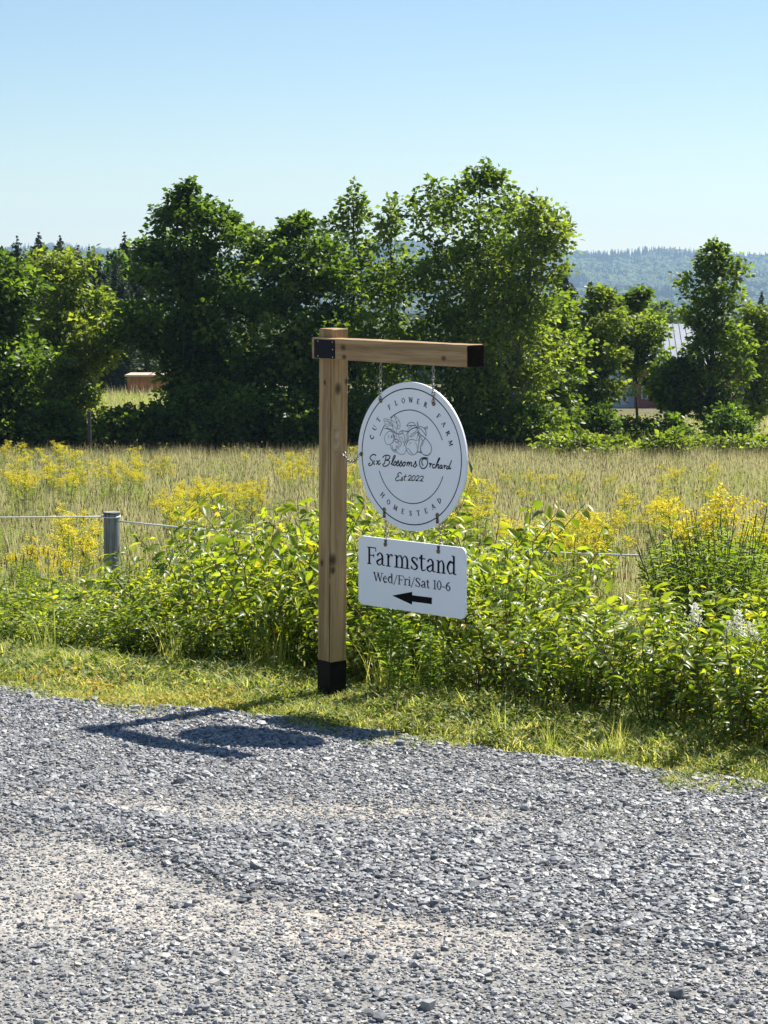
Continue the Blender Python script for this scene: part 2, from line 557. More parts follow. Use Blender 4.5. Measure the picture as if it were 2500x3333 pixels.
def m_stone():
    m, nt, out = new_mat('slate_chips')
    oi = nd(nt, 'ShaderNodeObjectInfo')
    r = ramp(nt, [(0.0, (0.10, 0.104, 0.112)), (0.3, (0.19, 0.195, 0.205)), (0.7, (0.28, 0.284, 0.29)), (0.95, (0.37, 0.366, 0.355)), (0.985, (0.36, 0.31, 0.25)), (1.0, (0.50, 0.49, 0.46))])
    nt.links.new(oi.outputs['Random'], r.inputs[0])
    tc = nd(nt, 'ShaderNodeTexCoord')
    n = nd(nt, 'ShaderNodeTexNoise'); n.inputs['Scale'].default_value = 5; n.inputs['Detail'].default_value = 5
    nt.links.new(tc.outputs['Object'], n.inputs[0])
    rr = ramp(nt, [(0.3, (0.7, 0.7, 0.7)), (0.7, (1.25, 1.25, 1.25))]); nt.links.new(n.outputs[0], rr.inputs[0])
    mx = nd(nt, 'ShaderNodeMix', data_type='RGBA', blend_type='MULTIPLY'); mx.inputs[0].default_value = 1
    nt.links.new(r.outputs[0], mx.inputs[6]); nt.links.new(rr.outputs[0], mx.inputs[7])
    b = nd(nt, 'ShaderNodeBsdfPrincipled'); b.inputs['Roughness'].default_value = 0.55; b.inputs['Specular IOR Level'].default_value = 0.5
    nt.links.new(mx.outputs[2], b.inputs['Base Color'])
    nt.links.new(b.outputs[0], out.inputs[0])
    return m
STONE = m_stone()
stone_meshes = []
for i in range(10):
    sm = stone_mesh('slate_chip', 100 + i, flat=[0.5, 0.7, 0.95][i % 3])
    sm.materials.append(STONE); stone_meshes.append(sm)
stone_src = source_collection('chip_source', stone_meshes)

def lot_points(n, seed, x0=-2.6, x1=2.6, y0=3.4, y1=10.2):
    r = np.random.default_rng(seed)
    x = r.uniform(x0, x1, n * 3); y = r.uniform(y0, y1, n * 3)
    keep = (np.abs(x) < 0.25 * y + 0.7) & (y - edge_y(x) < 0.06 + 0.14 * (noise2(x, y, 0.2, 21) - 0.4))
    return x[keep][:n], y[keep][:n]

PTS, ROT, SCL = [], [], []
def lay(n, seed, size, spread, use):
    r = np.random.default_rng(seed)
    x, y = lot_points(n, seed)
    c = coarse(x, y)
    k = r.random(len(x)) < use(c)
    x, y, c = x[k], y[k], c[k]
    s = size * np.exp(r.normal(0, spread, len(x))) * (0.85 + 0.35 * c)
    z = lot_z(x, y) + s * 0.10
    PTS.append(np.stack([x, y, z], 1))
    ROT.append(np.stack([r.normal(0, 0.22, len(x)), r.normal(0, 0.22, len(x)), r.uniform(0, 6.28, len(x))], 1))
    SCL.append(np.repeat(s[:, None], 3, 1))
lay(56000, 1, 0.0152, 0.36, lambda c: 0.10 + 0.85 * c)
lay(130000, 2, 0.012, 0.32, lambda c: 0.36 + 0.55 * c)
lay(210000, 3, 0.0075, 0.3, lambda c: 0.75 - 0.35 * c)
P_, R_, S_ = np.concatenate(PTS), np.concatenate(ROT), np.concatenate(SCL)
o = scatter('gravel', P_, R_, S_, np.random.default_rng(4).integers(0, 10, len(P_)), stone_src)
tag(o, 'loose grey crushed slate chips covering the lot', 'gravel', kind='stuff')

# larger stones, each a thing of its own
r = np.random.default_rng(31)
n_big = 0
traced = [(2205, 3255, 0.046), (2325, 3225, 0.030), (2335, 3245, 0.024), (2160, 3205, 0.026), (1785, 2705, 0.042), (1830, 3085, 0.034), (1415, 2945, 0.036),
          (1765, 2965, 0.036), (365, 3055, 0.036), (630, 2765, 0.045), (1400, 3100, 0.026), (255, 2925, 0.036), (325, 3045, 0.026), (515, 2615, 0.03),
          (455, 2575, 0.036), (700, 2590, 0.032), (635, 2615, 0.034), (800, 2935, 0.04), (610, 2960, 0.034), (790, 2940, 0.03), (1035, 3035, 0.024), (2350, 3110, 0.03),
          (1210, 3130, 0.028), (1290, 2840, 0.034), (850, 2485, 0.034), (190, 2425, 0.03), (405, 2420, 0.03), (1580, 2950, 0.03), (1450, 3095, 0.03), (2090, 2665, 0.034)]
def big_stone(x, y, s):
    global n_big
    me_ = stone_meshes[int(r.integers(0, 10))]
    o = bpy.data.objects.new('stone', me_)
    o.location = (x, y, float(lot_z(np.array([x]), np.array([y]))[0]) + s * 0.12)
    o.rotation_euler = (r.normal(0, 0.2), r.normal(0, 0.2), r.uniform(0, 6.28))
    o.scale = (s, s, s * 1.15)
    col.objects.link(o)
    tag(o, 'larger angular grey stone lying loose on the gravel lot', 'stone', 'larger stones on the gravel')
    n_big += 1
for px, py, s in traced:
    p = lerpz(px, py, 0.2)
    big_stone(p.x, p.y, s)
bx, by = lot_points(4000, 77)
for x, y in zip(bx, by):
    u, v = pix((x, y, 0.15))
    if n_big >= 220: break
    if 0 < u < 2500 and v < 3330 and y < edge_y(x) - 0.15:
        big_stone(float(x), float(y), float(r.uniform(0.020, 0.030)))

# ================================================================== THE SIGN POST AND ITS TWO SIGNS
base = lerpz(1080, 2268, 0.0)
TH = R(49)
LEAN = R(0.5)
HALF = 0.0445
M_post = Matrix.Translation(base) @ Matrix.Rotation(R(1.6), 4, 'X') @ Matrix.Rotation(LEAN, 4, 'Y') @ Matrix.Rotation(-TH, 4, 'Z')
def LP(x, y, z):
    return M_post @ Vector((x, y, z))

wood_l, wood_d = (0.42, 0.285, 0.145), (0.18, 0.112, 0.052)
W_POST = wood_mat('treated_pine_post', wood_d, wood_l, 2, [(-0.005, -HALF, 1.39, 0.010), (HALF, -0.012, 1.365, 0.019), (HALF, 0.036, 1.395, 0.012),
                                                        (HALF, -0.036, 0.62, 0.02), (HALF, -0.035, 0.575, 0.013), (-0.02, -HALF, 0.60, 0.012)])
W_BEAM = wood_mat('treated_pine_beam', wood_d, wood_l, 0, [(0.16, -0.0815, 1.548, 0.014), (0.165, -0.0815, 1.508, 0.011), (0.79, -0.0815, 1.525, 0.011)])
M_BLACK = plain('black_bitumen_paint', (0.006, 0.006, 0.008), 0.6, noise=0.4, nscale=60, spec=0.15)
M_BLACKSTEEL = plain('black_powder_coated_steel', (0.003, 0.004, 0.012), 0.5, spec=0.15)
M_ZINC = plain('zinc_plated_steel', (0.55, 0.54, 0.52), 0.3, metal=1.0)
M_BRONZE = plain('aged_brass', (0.20, 0.16, 0.11), 0.35, metal=0.9)
M_CHAIN = plain('dull_galvanised_chain', (0.30, 0.29, 0.28), 0.4, metal=0.9)
M_DARKEND = plain('dark_stained_end_grain', (0.010, 0.006, 0.004), 0.8, noise=0.5, nscale=70, spec=0.1)

post = empty('sign_post'); post.matrix_world = M_post
tag(post, 'square timber sign post with side arm and black painted foot', 'sign post')

def rough_box(name, lo, hi, mat, parent, bevel=0.004, cuts=10, axis=2, amp=0.0007, seed=1):
    bm = bmesh.new()
    bm_box(bm, lo, hi, bevel, 2)
    L = hi[axis] - lo[axis]
    n = Vector((0, 0, 0)); n[axis] = 1
    for i in range(1, cuts):
        p = Vector((0, 0, 0)); p[axis] = lo[axis] + L * i / cuts
        bmesh.ops.bisect_plane(bm, geom=bm.verts[:] + bm.edges[:] + bm.faces[:], plane_co=p, plane_no=n)
    rr = np.random.default_rng(seed)
    for v in bm.verts:
        for a in range(3):
            if a != axis:
                v.co[a] += rr.normal(0, amp)
    return link(name, bm_mesh(name, bm), mat, parent)

rough_box('post', (-HALF, -HALF, 0.165), (HALF, HALF, 1.622), W_POST, post, 0.0035, 16, 2, 0.0008, 2)
rough_box('painted_foot', (-HALF - 0.0015, -HALF - 0.0015, -0.25), (HALF + 0.0015, HALF + 0.0015, 0.168), M_BLACK, post, 0.004, 6, 2, 0.0006, 3)
BT = 1.583
MB().add([(HALF - 0.0105, -HALF - 0.0012, 0.17), (HALF - 0.006, -HALF - 0.0012, 0.17), (HALF - 0.0055, -HALF - 0.0012, 1.49), (HALF - 0.0085, -HALF - 0.0012, 1.49)], [(0, 1, 2, 3)]).build('wane_strip', plain('dark_wane', (0.06, 0.036, 0.018), 0.9, spec=0.1), post)  # thin dark brown strip for the darker wane along the corner
MB().add([(HALF + 0.0016, y_, z_) for y_, z_ in ((-0.036, 1.09), (-0.018, 1.075), (-0.004, 1.10), (-0.006, 1.19), (-0.020, 1.225), (-0.034, 1.20), (-0.038, 1.14))], [tuple(range(7))]).build('scraped_patch', plain('scraped_pale_wood', (0.33, 0.245, 0.15), 0.8, noise=0.3, nscale=40), post)
beam = rough_box('beam', (-HALF - 0.006, -0.0815, BT - 0.089), (0.925, 0.0075, BT), W_BEAM, post, 0.003, 14, 0, 0.0007, 4)
end_cap = box('end_cap', (0.925, -0.0815 + 0.001, BT - 0.088), (0.934, 0.0065, BT - 0.001), M_DARKEND, post, 0.003)
plate = box('bracket_plate', (-HALF + 0.014, -0.0855, BT - 0.085), (HALF + 0.062, -0.0818, BT - 0.006), M_BLACKSTEEL, post, 0.0015)
for sx, sz in ((HALF + 0.050, BT - 0.014), (HALF + 0.050, BT - 0.046), (HALF + 0.050, BT - 0.078), (-0.004, BT - 0.076), (-0.004, BT - 0.013)):
    bm = bmesh.new()
    bmesh.ops.create_uvsphere(bm, u_segments=10, v_segments=6, radius=0.0032)
    for v in bm.verts:
        v.co.y *= 0.6; v.co += Vector((sx, -0.0857, sz))
    s_ = link('screw', bm_mesh('screw', bm, True), M_ZINC, plate)

for o_ in (beam, end_cap, plate):
    o_.rotation_euler = (0, -R(1.15), 0)
    o_.location = Vector((0, 0, BT)) - Matrix.Rotation(-R(1.15), 3, 'Y') @ Vector((0, 0, BT))
# ---- sign boards ----------------------------------------------------------
TS = R(44)
hang = LP(0.55, -0.037, 1.10)
M_SIGN = Matrix.Translation(hang) @ Matrix.Rotation(-TS, 4, 'Z')         # local x to the right, z up, -y faces the lot
SIGN_N = (M_SIGN.to_3x3() @ Vector((0, -1, 0)))
BT_ = 0.006
face0 = M_SIGN @ Vector((0, -BT_, 0))
M_SIGN_I = M_SIGN.inverted()
def uv(px, py):
    """photograph pixel -> (x, z) on the front plane of the hanging boards"""
    d = ray(px, py); o_ = Vector((0, 0, ZC))
    t = (face0 - o_).dot(SIGN_N) / d.dot(SIGN_N)
    q = M_SIGN_I @ (o_ + d * t)
    return q.x, q.z

def m_board():
    m, nt, out = new_mat('white_paint_sky_tinted')
    tc = nd(nt, 'ShaderNodeTexCoord')
    n = nd(nt, 'ShaderNodeTexNoise'); n.inputs['Scale'].default_value = 9; n.inputs['Detail'].default_value = 6
    nt.links.new(tc.outputs['Object'], n.inputs[0])
    r = ramp(nt, [(0.3, (0.84, 0.88, 0.95)), (0.7, (0.88, 0.91, 0.96))]); nt.links.new(n.outputs[0], r.inputs[0])  # white paint with the blue of the sky light put into its colour
    b = nd(nt, 'ShaderNodeBsdfPrincipled'); b.inputs['Roughness'].default_value = 0.42
    nt.links.new(r.outputs[0], b.inputs['Base Color']); nt.links.new(b.outputs[0], out.inputs[0])
    return m
M_BOARD = m_board()
M_INK = plain('dark_navy_vinyl', (0.005, 0.005, 0.016), 0.6, spec=0.12)
M_INK2 = plain('black_vinyl', (0.003, 0.003, 0.004), 0.6, spec=0.1)
M_PENCIL = plain('grey_print', (0.09, 0.10, 0.13), 0.5)
M_STAIN = plain('rust_stain', (0.12, 0.10, 0.10), 0.8, noise=0.5, nscale=80, spec=0.1)

CR = 0.3095
cx0, cz0 = uv(1337, 1487)
round_sign = empty('round_sign'); round_sign.matrix_world = M_SIGN
tag(round_sign, 'round white farm sign with fruit drawing hanging under the timber arm', 'sign')

def board_from_outline(name, pts, mat, parent, thick=BT_, bev=0.0015):
    bm = bmesh.new()
    vs = [bm.verts.new((x, -thick, z)) for x, z in pts]
    f = bm.faces.new(vs)
    r_ = bmesh.ops.extrude_face_region(bm, geom=[f])
    for g_ in r_['geom']:
        if isinstance(g_, bmesh.types.BMVert):
            g_.co.y = thick
    bmesh.ops.recalc_face_normals(bm, faces=bm.faces)
    es = [e for e in bm.edges if len(e.link_faces) == 2 and e.calc_face_angle(0) > 1.0 and abs(e.verts[0].co.y - e.verts[1].co.y) < 1e-6]
    bmesh.ops.bevel(bm, geom=es, offset=bev, segments=2, affect='EDGES')
    return link(name, bm_mesh(name, bm), mat, parent)

board_from_outline('board', [(cx0 + CR * math.cos(a), cz0 + CR * math.sin(a)) for a in np.linspace(0, 2 * math.pi, 96, endpoint=False)], M_BOARD, round_sign)

INK_Y = [-BT_ - 0.0004]
def ribbon(V, F, pts, w, closed=False):
    """flat stroke on the board; pts in (x, z), w one width or one per point"""
    pts = [Vector((p[0], p[1])) for p in pts]
    n = len(pts)
    if n < 2: return
    if not hasattr(w, '__len__'): w = [w] * n
    INK_Y[0] -= 0.000004
    y = INK_Y[0]
    b0 = len(V)
    for i, p in enumerate(pts):
        a = pts[(i - 1) % n] if (closed or i > 0) else pts[i]
        c = pts[(i + 1) % n] if (closed or i < n - 1) else pts[i]
        t = (c - a)
        if t.length < 1e-9: t = Vector((1, 0))
        t.normalize()
        q = Vector((-t.y, t.x)) * (w[i] / 2)
        V.append((p.x + q.x, y, p.y + q.y)); V.append((p.x - q.x, y, p.y - q.y))
    for i in range(n if closed else n - 1):
        j = (i + 1) % n
        F.append((b0 + 2 * i, b0 + 2 * i + 1, b0 + 2 * j + 1, b0 + 2 * j))

def smooth_pts(pts, k=6, closed=False):
    pts = [np.array(p, float) for p in pts]
    n = len(pts)
    if n < 3: return pts
    out = []
    rngi = range(n) if closed else range(n - 1)
    for i in rngi:
        p0 = pts[(i - 1) % n] if (closed or i > 0) else pts[i]
        p1 = pts[i]; p2 = pts[(i + 1) % n]
        p3 = pts[(i + 2) % n] if (closed or i + 2 < n) else p2
        for t in np.linspace(0, 1, k, endpoint=False):
            out.append(0.5 * (2 * p1 + (p2 - p0) * t + (2 * p0 - 5 * p1 + 4 * p2 - p3) * t * t + (3 * p1 - p0 - 3 * p2 + p3) * t ** 3))
    if not closed: out.append(pts[-1])
    return out

def ink(name, strokes, mat, parent):
    """strokes: list of (points, width or widths, closed)"""
    V, F = [], []
    for pts, w, cl in strokes:
        ribbon(V, F, pts, w, cl)
    return link(name, mesh(name, V, F), mat, parent)

# rings
ring = []
for rad, a0, a1, w in ((0.2825, 0, 360, 0.0046),):
    ring.append(([(cx0 + rad * math.sin(R(a)), cz0 + rad * math.cos(R(a))) for a in np.linspace(a0, a1, 120, endpoint=False)], w, True))
ink('ring_line', ring, M_INK, round_sign)
arcs = []
for a0, a1 in ((-66, -50), (-37, 66), (180 - 69, 180 + 69)):
    arcs.append(([(cx0 + 0.194 * math.sin(R(a)), cz0 + 0.194 * math.cos(R(a))) for a in np.linspace(a0, a1, 60)], 0.0037, False))
ink('inner_ring_line', arcs, M_INK, round_sign)

# serif capitals and lower case, drawn as strokes in a cell 1 high (cap height); (width, points, smooth)
T, N = 0.125, 0.05
def serif(x, y, w=0.30): return (N, [(x - w / 2, y), (x + w / 2, y)], 0)
G = {
 'C': (0.85, [([N, T, T, T, N], [(0.80, 0.78), (0.5, 0.99), (0.10, 0.5), (0.5, 0.01), (0.82, 0.2)], 1), (N, [(0.80, 0.98), (0.80, 0.72)], 0)]),
 'U': (0.9, [([T, T, N, N], [(0.18, 0.98), (0.18, 0.3), (0.48, 0.01), (0.78, 0.3)], 1), (N, [(0.78, 0.3), (0.78, 0.98)], 0), serif(0.18, 0.98), serif(0.78, 0.98)]),
 'T': (0.8, [(T, [(0.4, 0.98), (0.4, 0.02)], 0), (N, [(0.02, 0.97), (0.78, 0.97)], 0), (N, [(0.03, 0.98), (0.02, 0.78)], 0), (N, [(0.77, 0.98), (0.78, 0.78)], 0), serif(0.4, 0.02)]),
 'F': (0.72, [(T, [(0.2, 0.98), (0.2, 0.02)], 0), (N, [(0.05, 0.97), (0.7, 0.97)], 0), (N, [(0.2, 0.52), (0.55, 0.52)], 0), (N, [(0.69, 0.98), (0.71, 0.76)], 0), (N, [(0.55, 0.62), (0.55, 0.42)], 0), serif(0.2, 0.02)]),
 'L': (0.72, [(T, [(0.2, 0.98), (0.2, 0.02)], 0), (N, [(0.05, 0.03), (0.7, 0.03)], 0), (N, [(0.69, 0.02), (0.72, 0.26)], 0), serif(0.2, 0.97)]),
 'O': (0.95, [([N, T, N, T], [(0.47, 0.99), (0.10, 0.5), (0.47, 0.01), (0.84, 0.5)], 2)]),
 'W': (1.15, [(T, [(0.12, 0.97), (0.38, 0.02)], 0), (N, [(0.38, 0.02), (0.58, 0.97)], 0), (T, [(0.58, 0.97), (0.84, 0.02)], 0), (N, [(0.84, 0.02), (1.06, 0.97)], 0), serif(0.12, 0.97), serif(0.58, 0.97, 0.2), serif(1.06, 0.97)]),
 'E': (0.75, [(T, [(0.2, 0.98), (0.2, 0.02)], 0), (N, [(0.05, 0.97), (0.68, 0.97)], 0), (N, [(0.2, 0.52), (0.55, 0.52)], 0), (N, [(0.05, 0.03), (0.7, 0.03)], 0), (N, [(0.67, 0.98), (0.69, 0.78)], 0), (N, [(0.69, 0.02), (0.72, 0.24)], 0)]),
 'R': (0.85, [(T, [(0.2, 0.98), (0.2, 0.02)], 0), ([N, T, N], [(0.2, 0.97), (0.68, 0.75), (0.2, 0.5)], 1), (T, [(0.42, 0.5), (0.78, 0.02)], 0), serif(0.2, 0.02), serif(0.78, 0.02, 0.2), serif(0.15, 0.97, 0.2)]),
 'A': (0.95, [(N, [(0.14, 0.02), (0.46, 0.98)], 0), (T, [(0.46, 0.98), (0.8, 0.02)], 0), (N, [(0.24, 0.36), (0.66, 0.36)], 0), serif(0.14, 0.02), serif(0.8, 0.02)]),
 'M': (1.1, [(N, [(0.16, 0.02), (0.2, 0.98)], 0), (T, [(0.2, 0.98), (0.55, 0.05)], 0), (N, [(0.55, 0.05), (0.88, 0.98)], 0), (T, [(0.88, 0.98), (0.92, 0.02)], 0), serif(0.16, 0.02), serif(0.92, 0.02)]),
 'H': (0.95, [(T, [(0.2, 0.98), (0.2, 0.02)], 0), (T, [(0.76, 0.98), (0.76, 0.02)], 0), (N, [(0.2, 0.5), (0.76, 0.5)], 0), serif(0.2, 0.02), serif(0.2, 0.97), serif(0.76, 0.02), serif(0.76, 0.97)]),
 'S': (0.68, [([N, N, T, T, N, N], [(0.58, 0.8), (0.34, 0.98), (0.12, 0.74), (0.56, 0.27), (0.32, 0.01), (0.08, 0.2)], 1), (N, [(0.58, 0.96), (0.58, 0.72)], 0), (N, [(0.08, 0.28), (0.08, 0.03)], 0)]),
 'D': (0.92, [(T, [(0.2, 0.98), (0.2, 0.02)], 0), ([N, N, T, N, N], [(0.05, 0.97), (0.4, 0.97), (0.82, 0.5), (0.4, 0.03), (0.05, 0.03)], 1)]),
 'a': (0.60, [([T, N, T, T], [(0.10, 0.55), (0.27, 0.72), (0.43, 0.55), (0.43, 0.12)], 1), ([T, N, N], [(0.43, 0.14), (0.48, 0.03), (0.60, 0.05)], 1), ([N, T, N, N], [(0.43, 0.43), (0.09, 0.2), (0.22, 0.01), (0.43, 0.14)], 1)]),
 'r': (0.50, [(T, [(0.18, 0.70), (0.18, 0.02)], 0), serif(0.18, 0.02, 0.32), (N, [(0.04, 0.69), (0.18, 0.69)], 0), ([N, N, T], [(0.2, 0.45), (0.34, 0.70), (0.47, 0.62)], 1)]),
 'm': (1.02, [(T, [(0.18, 0.70), (0.18, 0.02)], 0), serif(0.18, 0.02), (N, [(0.04, 0.69), (0.18, 0.69)], 0), ([N, N, T, T], [(0.2, 0.52), (0.38, 0.71), (0.52, 0.5), (0.52, 0.02)], 1), serif(0.52, 0.02), ([N, N, T, T], [(0.54, 0.52), (0.71, 0.71), (0.85, 0.5), (0.85, 0.02)], 1), serif(0.85, 0.02)]),
 's': (0.52, [([N, N, T, T, N, N], [(0.42, 0.58), (0.26, 0.71), (0.11, 0.55), (0.42, 0.2), (0.25, 0.01), (0.07, 0.15)], 1), (N, [(0.42, 0.7), (0.42, 0.52)], 0), (N, [(0.07, 0.22), (0.07, 0.02)], 0)]),
 't': (0.46, [([T, T, N, N], [(0.19, 0.9), (0.19, 0.18), (0.28, 0.02), (0.44, 0.1)], 1), (N, [(0.03, 0.69), (0.42, 0.69)], 0), (N, [(0.05, 0.68), (0.19, 0.9)], 0)]),
 'n': (0.70, [(T, [(0.18, 0.70), (0.18, 0.02)], 0), serif(0.18, 0.02), (N, [(0.04, 0.69), (0.18, 0.69)], 0), ([N, N, T, T], [(0.2, 0.52), (0.39, 0.71), (0.54, 0.5), (0.54, 0.02)], 1), serif(0.54, 0.02)]),
 'd': (0.68, [(T, [(0.5, 1.05), (0.5, 0.03)], 0), (N, [(0.36, 1.04), (0.5, 1.04)], 0), ([N, T, T, N], [(0.5, 0.6), (0.26, 0.7), (0.09, 0.36), (0.24, 0.01)], 1), (N, [(0.24, 0.01), (0.5, 0.16)], 0), (N, [(0.5, 0.03), (0.66, 0.03)], 0)]),
 'e': (0.58, [(N, [(0.1, 0.42), (0.48, 0.42)], 0), ([N, N, T, T, N], [(0.48, 0.42), (0.29, 0.71), (0.08, 0.36), (0.27, 0.01), (0.5, 0.14)], 1)]),
 'i': (0.34, [(T, [(0.18, 0.70), (0.18, 0.02)], 0), serif(0.18, 0.02, 0.3), (N, [(0.05, 0.69), (0.18, 0.69)], 0), (0.13, [(0.18, 0.98), (0.18, 0.86)], 0)]),
 '/': (0.50, [(0.06, [(0.04, -0.18), (0.46, 1.02)], 0)]),
 '1': (0.44, [(T, [(0.24, 0.98), (0.24, 0.02)], 0), serif(0.24, 0.02, 0.36), (N, [(0.06, 0.86), (0.24, 0.97)], 0)]),
 '0': (0.60, [([N, T, N, T], [(0.3, 0.99), (0.08, 0.5), (0.3, 0.01), (0.52, 0.5)], 2)]),
 '-': (0.42, [(0.07, [(0.05, 0.36), (0.37, 0.36)], 0)]),
 '6': (0.60, [([N, T, T, N, T, N, N], [(0.48, 0.97), (0.18, 0.7), (0.09, 0.32), (0.3, 0.01), (0.51, 0.3), (0.32, 0.58), (0.12, 0.44)], 1)]),
 ' ': (0.30, []),
}
def glyph(ch, xf, bold=1.0):
    """strokes of a letter, points mapped through xf (x, y in cap heights -> board)"""
    out = []
    s = (Vector(xf(0, 1)) - Vector(xf(0, 0))).length
    for w, pts, sm in G[ch][1]:
        if sm:
            k = 7
            sp = smooth_pts(pts, k, sm == 2)
            if hasattr(w, '__len__'):
                n = len(sp); ws = [np.interp(i / k, range(len(w) + (1 if sm == 2 else 0)), list(w) + ([w[0]] if sm == 2 else [])) for i in range(n)]
            else: ws = w
            pts2, cl = sp, sm == 2
        else:
            pts2, ws, cl = pts, w, False
        ws = [a * s * bold for a in ws] if hasattr(ws, '__len__') else ws * s * bold
        out.append(([xf(p[0], p[1]) for p in pts2], ws, cl))
    return out

CAP = 0.0215
def on_arc(text, step, r0, top, name):
    st = []
    n = len(text)
    for i, ch in enumerate(text):
        a = R((i - (n - 1) / 2) * step)
        wd = G[ch][0]
        if top:
            ux, uz = math.sin(a), math.cos(a); tx, tz = math.cos(a), -math.sin(a)
        else:
            ux, uz = -math.sin(a), math.cos(a); tx, tz = math.cos(a), math.sin(a)
        bx_, bz_ = (cx0 + ux * r0, cz0 + uz * r0) if top else (cx0 - ux * r0, cz0 - uz * r0)
        st = glyph(ch, lambda x, y: (bx_ + tx * (x - wd / 2) * CAP + ux * y * CAP, bz_ + tz * (x - wd / 2) * CAP + uz * y * CAP), 1.7)
        if st: ink(name, st, M_INK, round_sign)
on_arc('CUT FLOWER FARM', 10.4, 0.2245, True, 'letter')
on_arc('HOMESTEAD', 10.9, 0.2455, False, 'letter')

def crop_uv(x0, y0, s):
    return lambda p: uv(x0 + p[0] / s, y0 + p[1] / s)
cv = crop_uv(1170, 1460, 4.74)
SCRIPT = [
 [(258,114),(240,93),(205,95),(172,125),(165,152),(185,175),(203,195),(206,225),(190,250),(160,263),(143,250),(150,232),(168,226)],
 [(235,180),(225,215),(226,242),(240,240)], [(243,150),(244,156)],
 [(262,190),(280,198),(288,232),(305,246),(327,222)], [(318,178),(295,205),(262,246)],
 [(358,142),(385,114),(430,103),(468,118),(466,150),(432,172),(408,180),(450,184),(466,212),(447,250),(405,273),(370,268),(362,246),(380,236)],
 [(414,120),(400,180),(384,238)],
 [(486,245),(512,205),(546,142),(553,112),(538,112),(517,160),(505,215),(508,252),(527,250)],
 [(552,200),(533,223),(532,254),(550,260),(566,232),(562,204),(552,200),(580,212)],
 [(572,255),(590,215),(600,184),(606,215),(612,247),(595,268),(575,262)],
 [(615,262),(636,222),(646,190),(652,220),(660,252),(640,274),(620,266)],
 [(695,206),(672,232),(672,264),(690,270),(706,242),(704,212),(695,206),(722,218)],
 [(740,206),(738,240),(732,272)], [(737,250),(760,207),(770,220),(764,274)], [(766,252),(796,211),(806,226),(800,266),(818,270)],
 [(828,272),(855,230),(868,196),(872,230),(879,262),(858,286),(836,276)], [(879,262),(893,254)],
 [(1062,152),(1000,140),(950,160),(930,210),(935,265),(970,306),(1010,301),(1045,260),(1055,205),(1035,168),(990,160),(965,190),(970,240),(986,266)],
 [(1075,240),(1092,226),(1094,250),(1088,292)], [(1092,262),(1112,234),(1126,246)],
 [(1164,252),(1150,242),(1132,262),(1132,292),(1150,302),(1166,290)],
 [(1172,292),(1200,232),(1236,166),(1241,148),(1229,150),(1204,205),(1180,302)], [(1188,275),(1213,246),(1226,256),(1215,300),(1230,302)],
 [(1278,258),(1256,260),(1240,285),(1245,306),(1262,301),(1280,262)], [(1280,262),(1274,304),(1291,300)],
 [(1300,268),(1312,258),(1308,312)], [(1312,282),(1333,262),(1343,272)],
 [(1378,272),(1357,278),(1345,303),(1358,317),(1382,290)], [(1426,180),(1402,240),(1384,308),(1400,313),(1416,296)],
]
for a_, b_ in ((0, 5), (5, 16), (16, len(SCRIPT))):
    ink('script_word', [([cv(p) for p in smooth_pts(s, 6)], 0.0047, False) for s in SCRIPT[a_:b_]], M_INK, round_sign)
EST = [
 [(651,396),(636,372),(605,378),(590,402),(611,426),(595,432),(566,455),(560,485),(585,499),(627,480)],
 [(633,495),(655,458),(663,440),(668,470),(665,490),(643,493)], [(716,400),(700,450),(690,484),(706,490)], [(684,436),(730,430)], [(726,487),(729,490)],
 [(755,437),(775,415),(798,420),(795,446),(750,493)], [(750,493),(780,488),(806,492)],
 [(838,416),(815,450),(812,484),(835,496),(858,466),(862,430),(838,416)],
 [(880,437),(900,418),(921,428),(915,453),(868,498)], [(868,498),(890,494),(914,500)],
 [(940,442),(960,425),(986,432),(980,460),(932,504)], [(932,504),(960,499),(987,506)],
]
ink('script_line', [([cv(p) for p in smooth_pts(s, 6)], 0.0036, False) for s in EST], M_INK, round_sign)

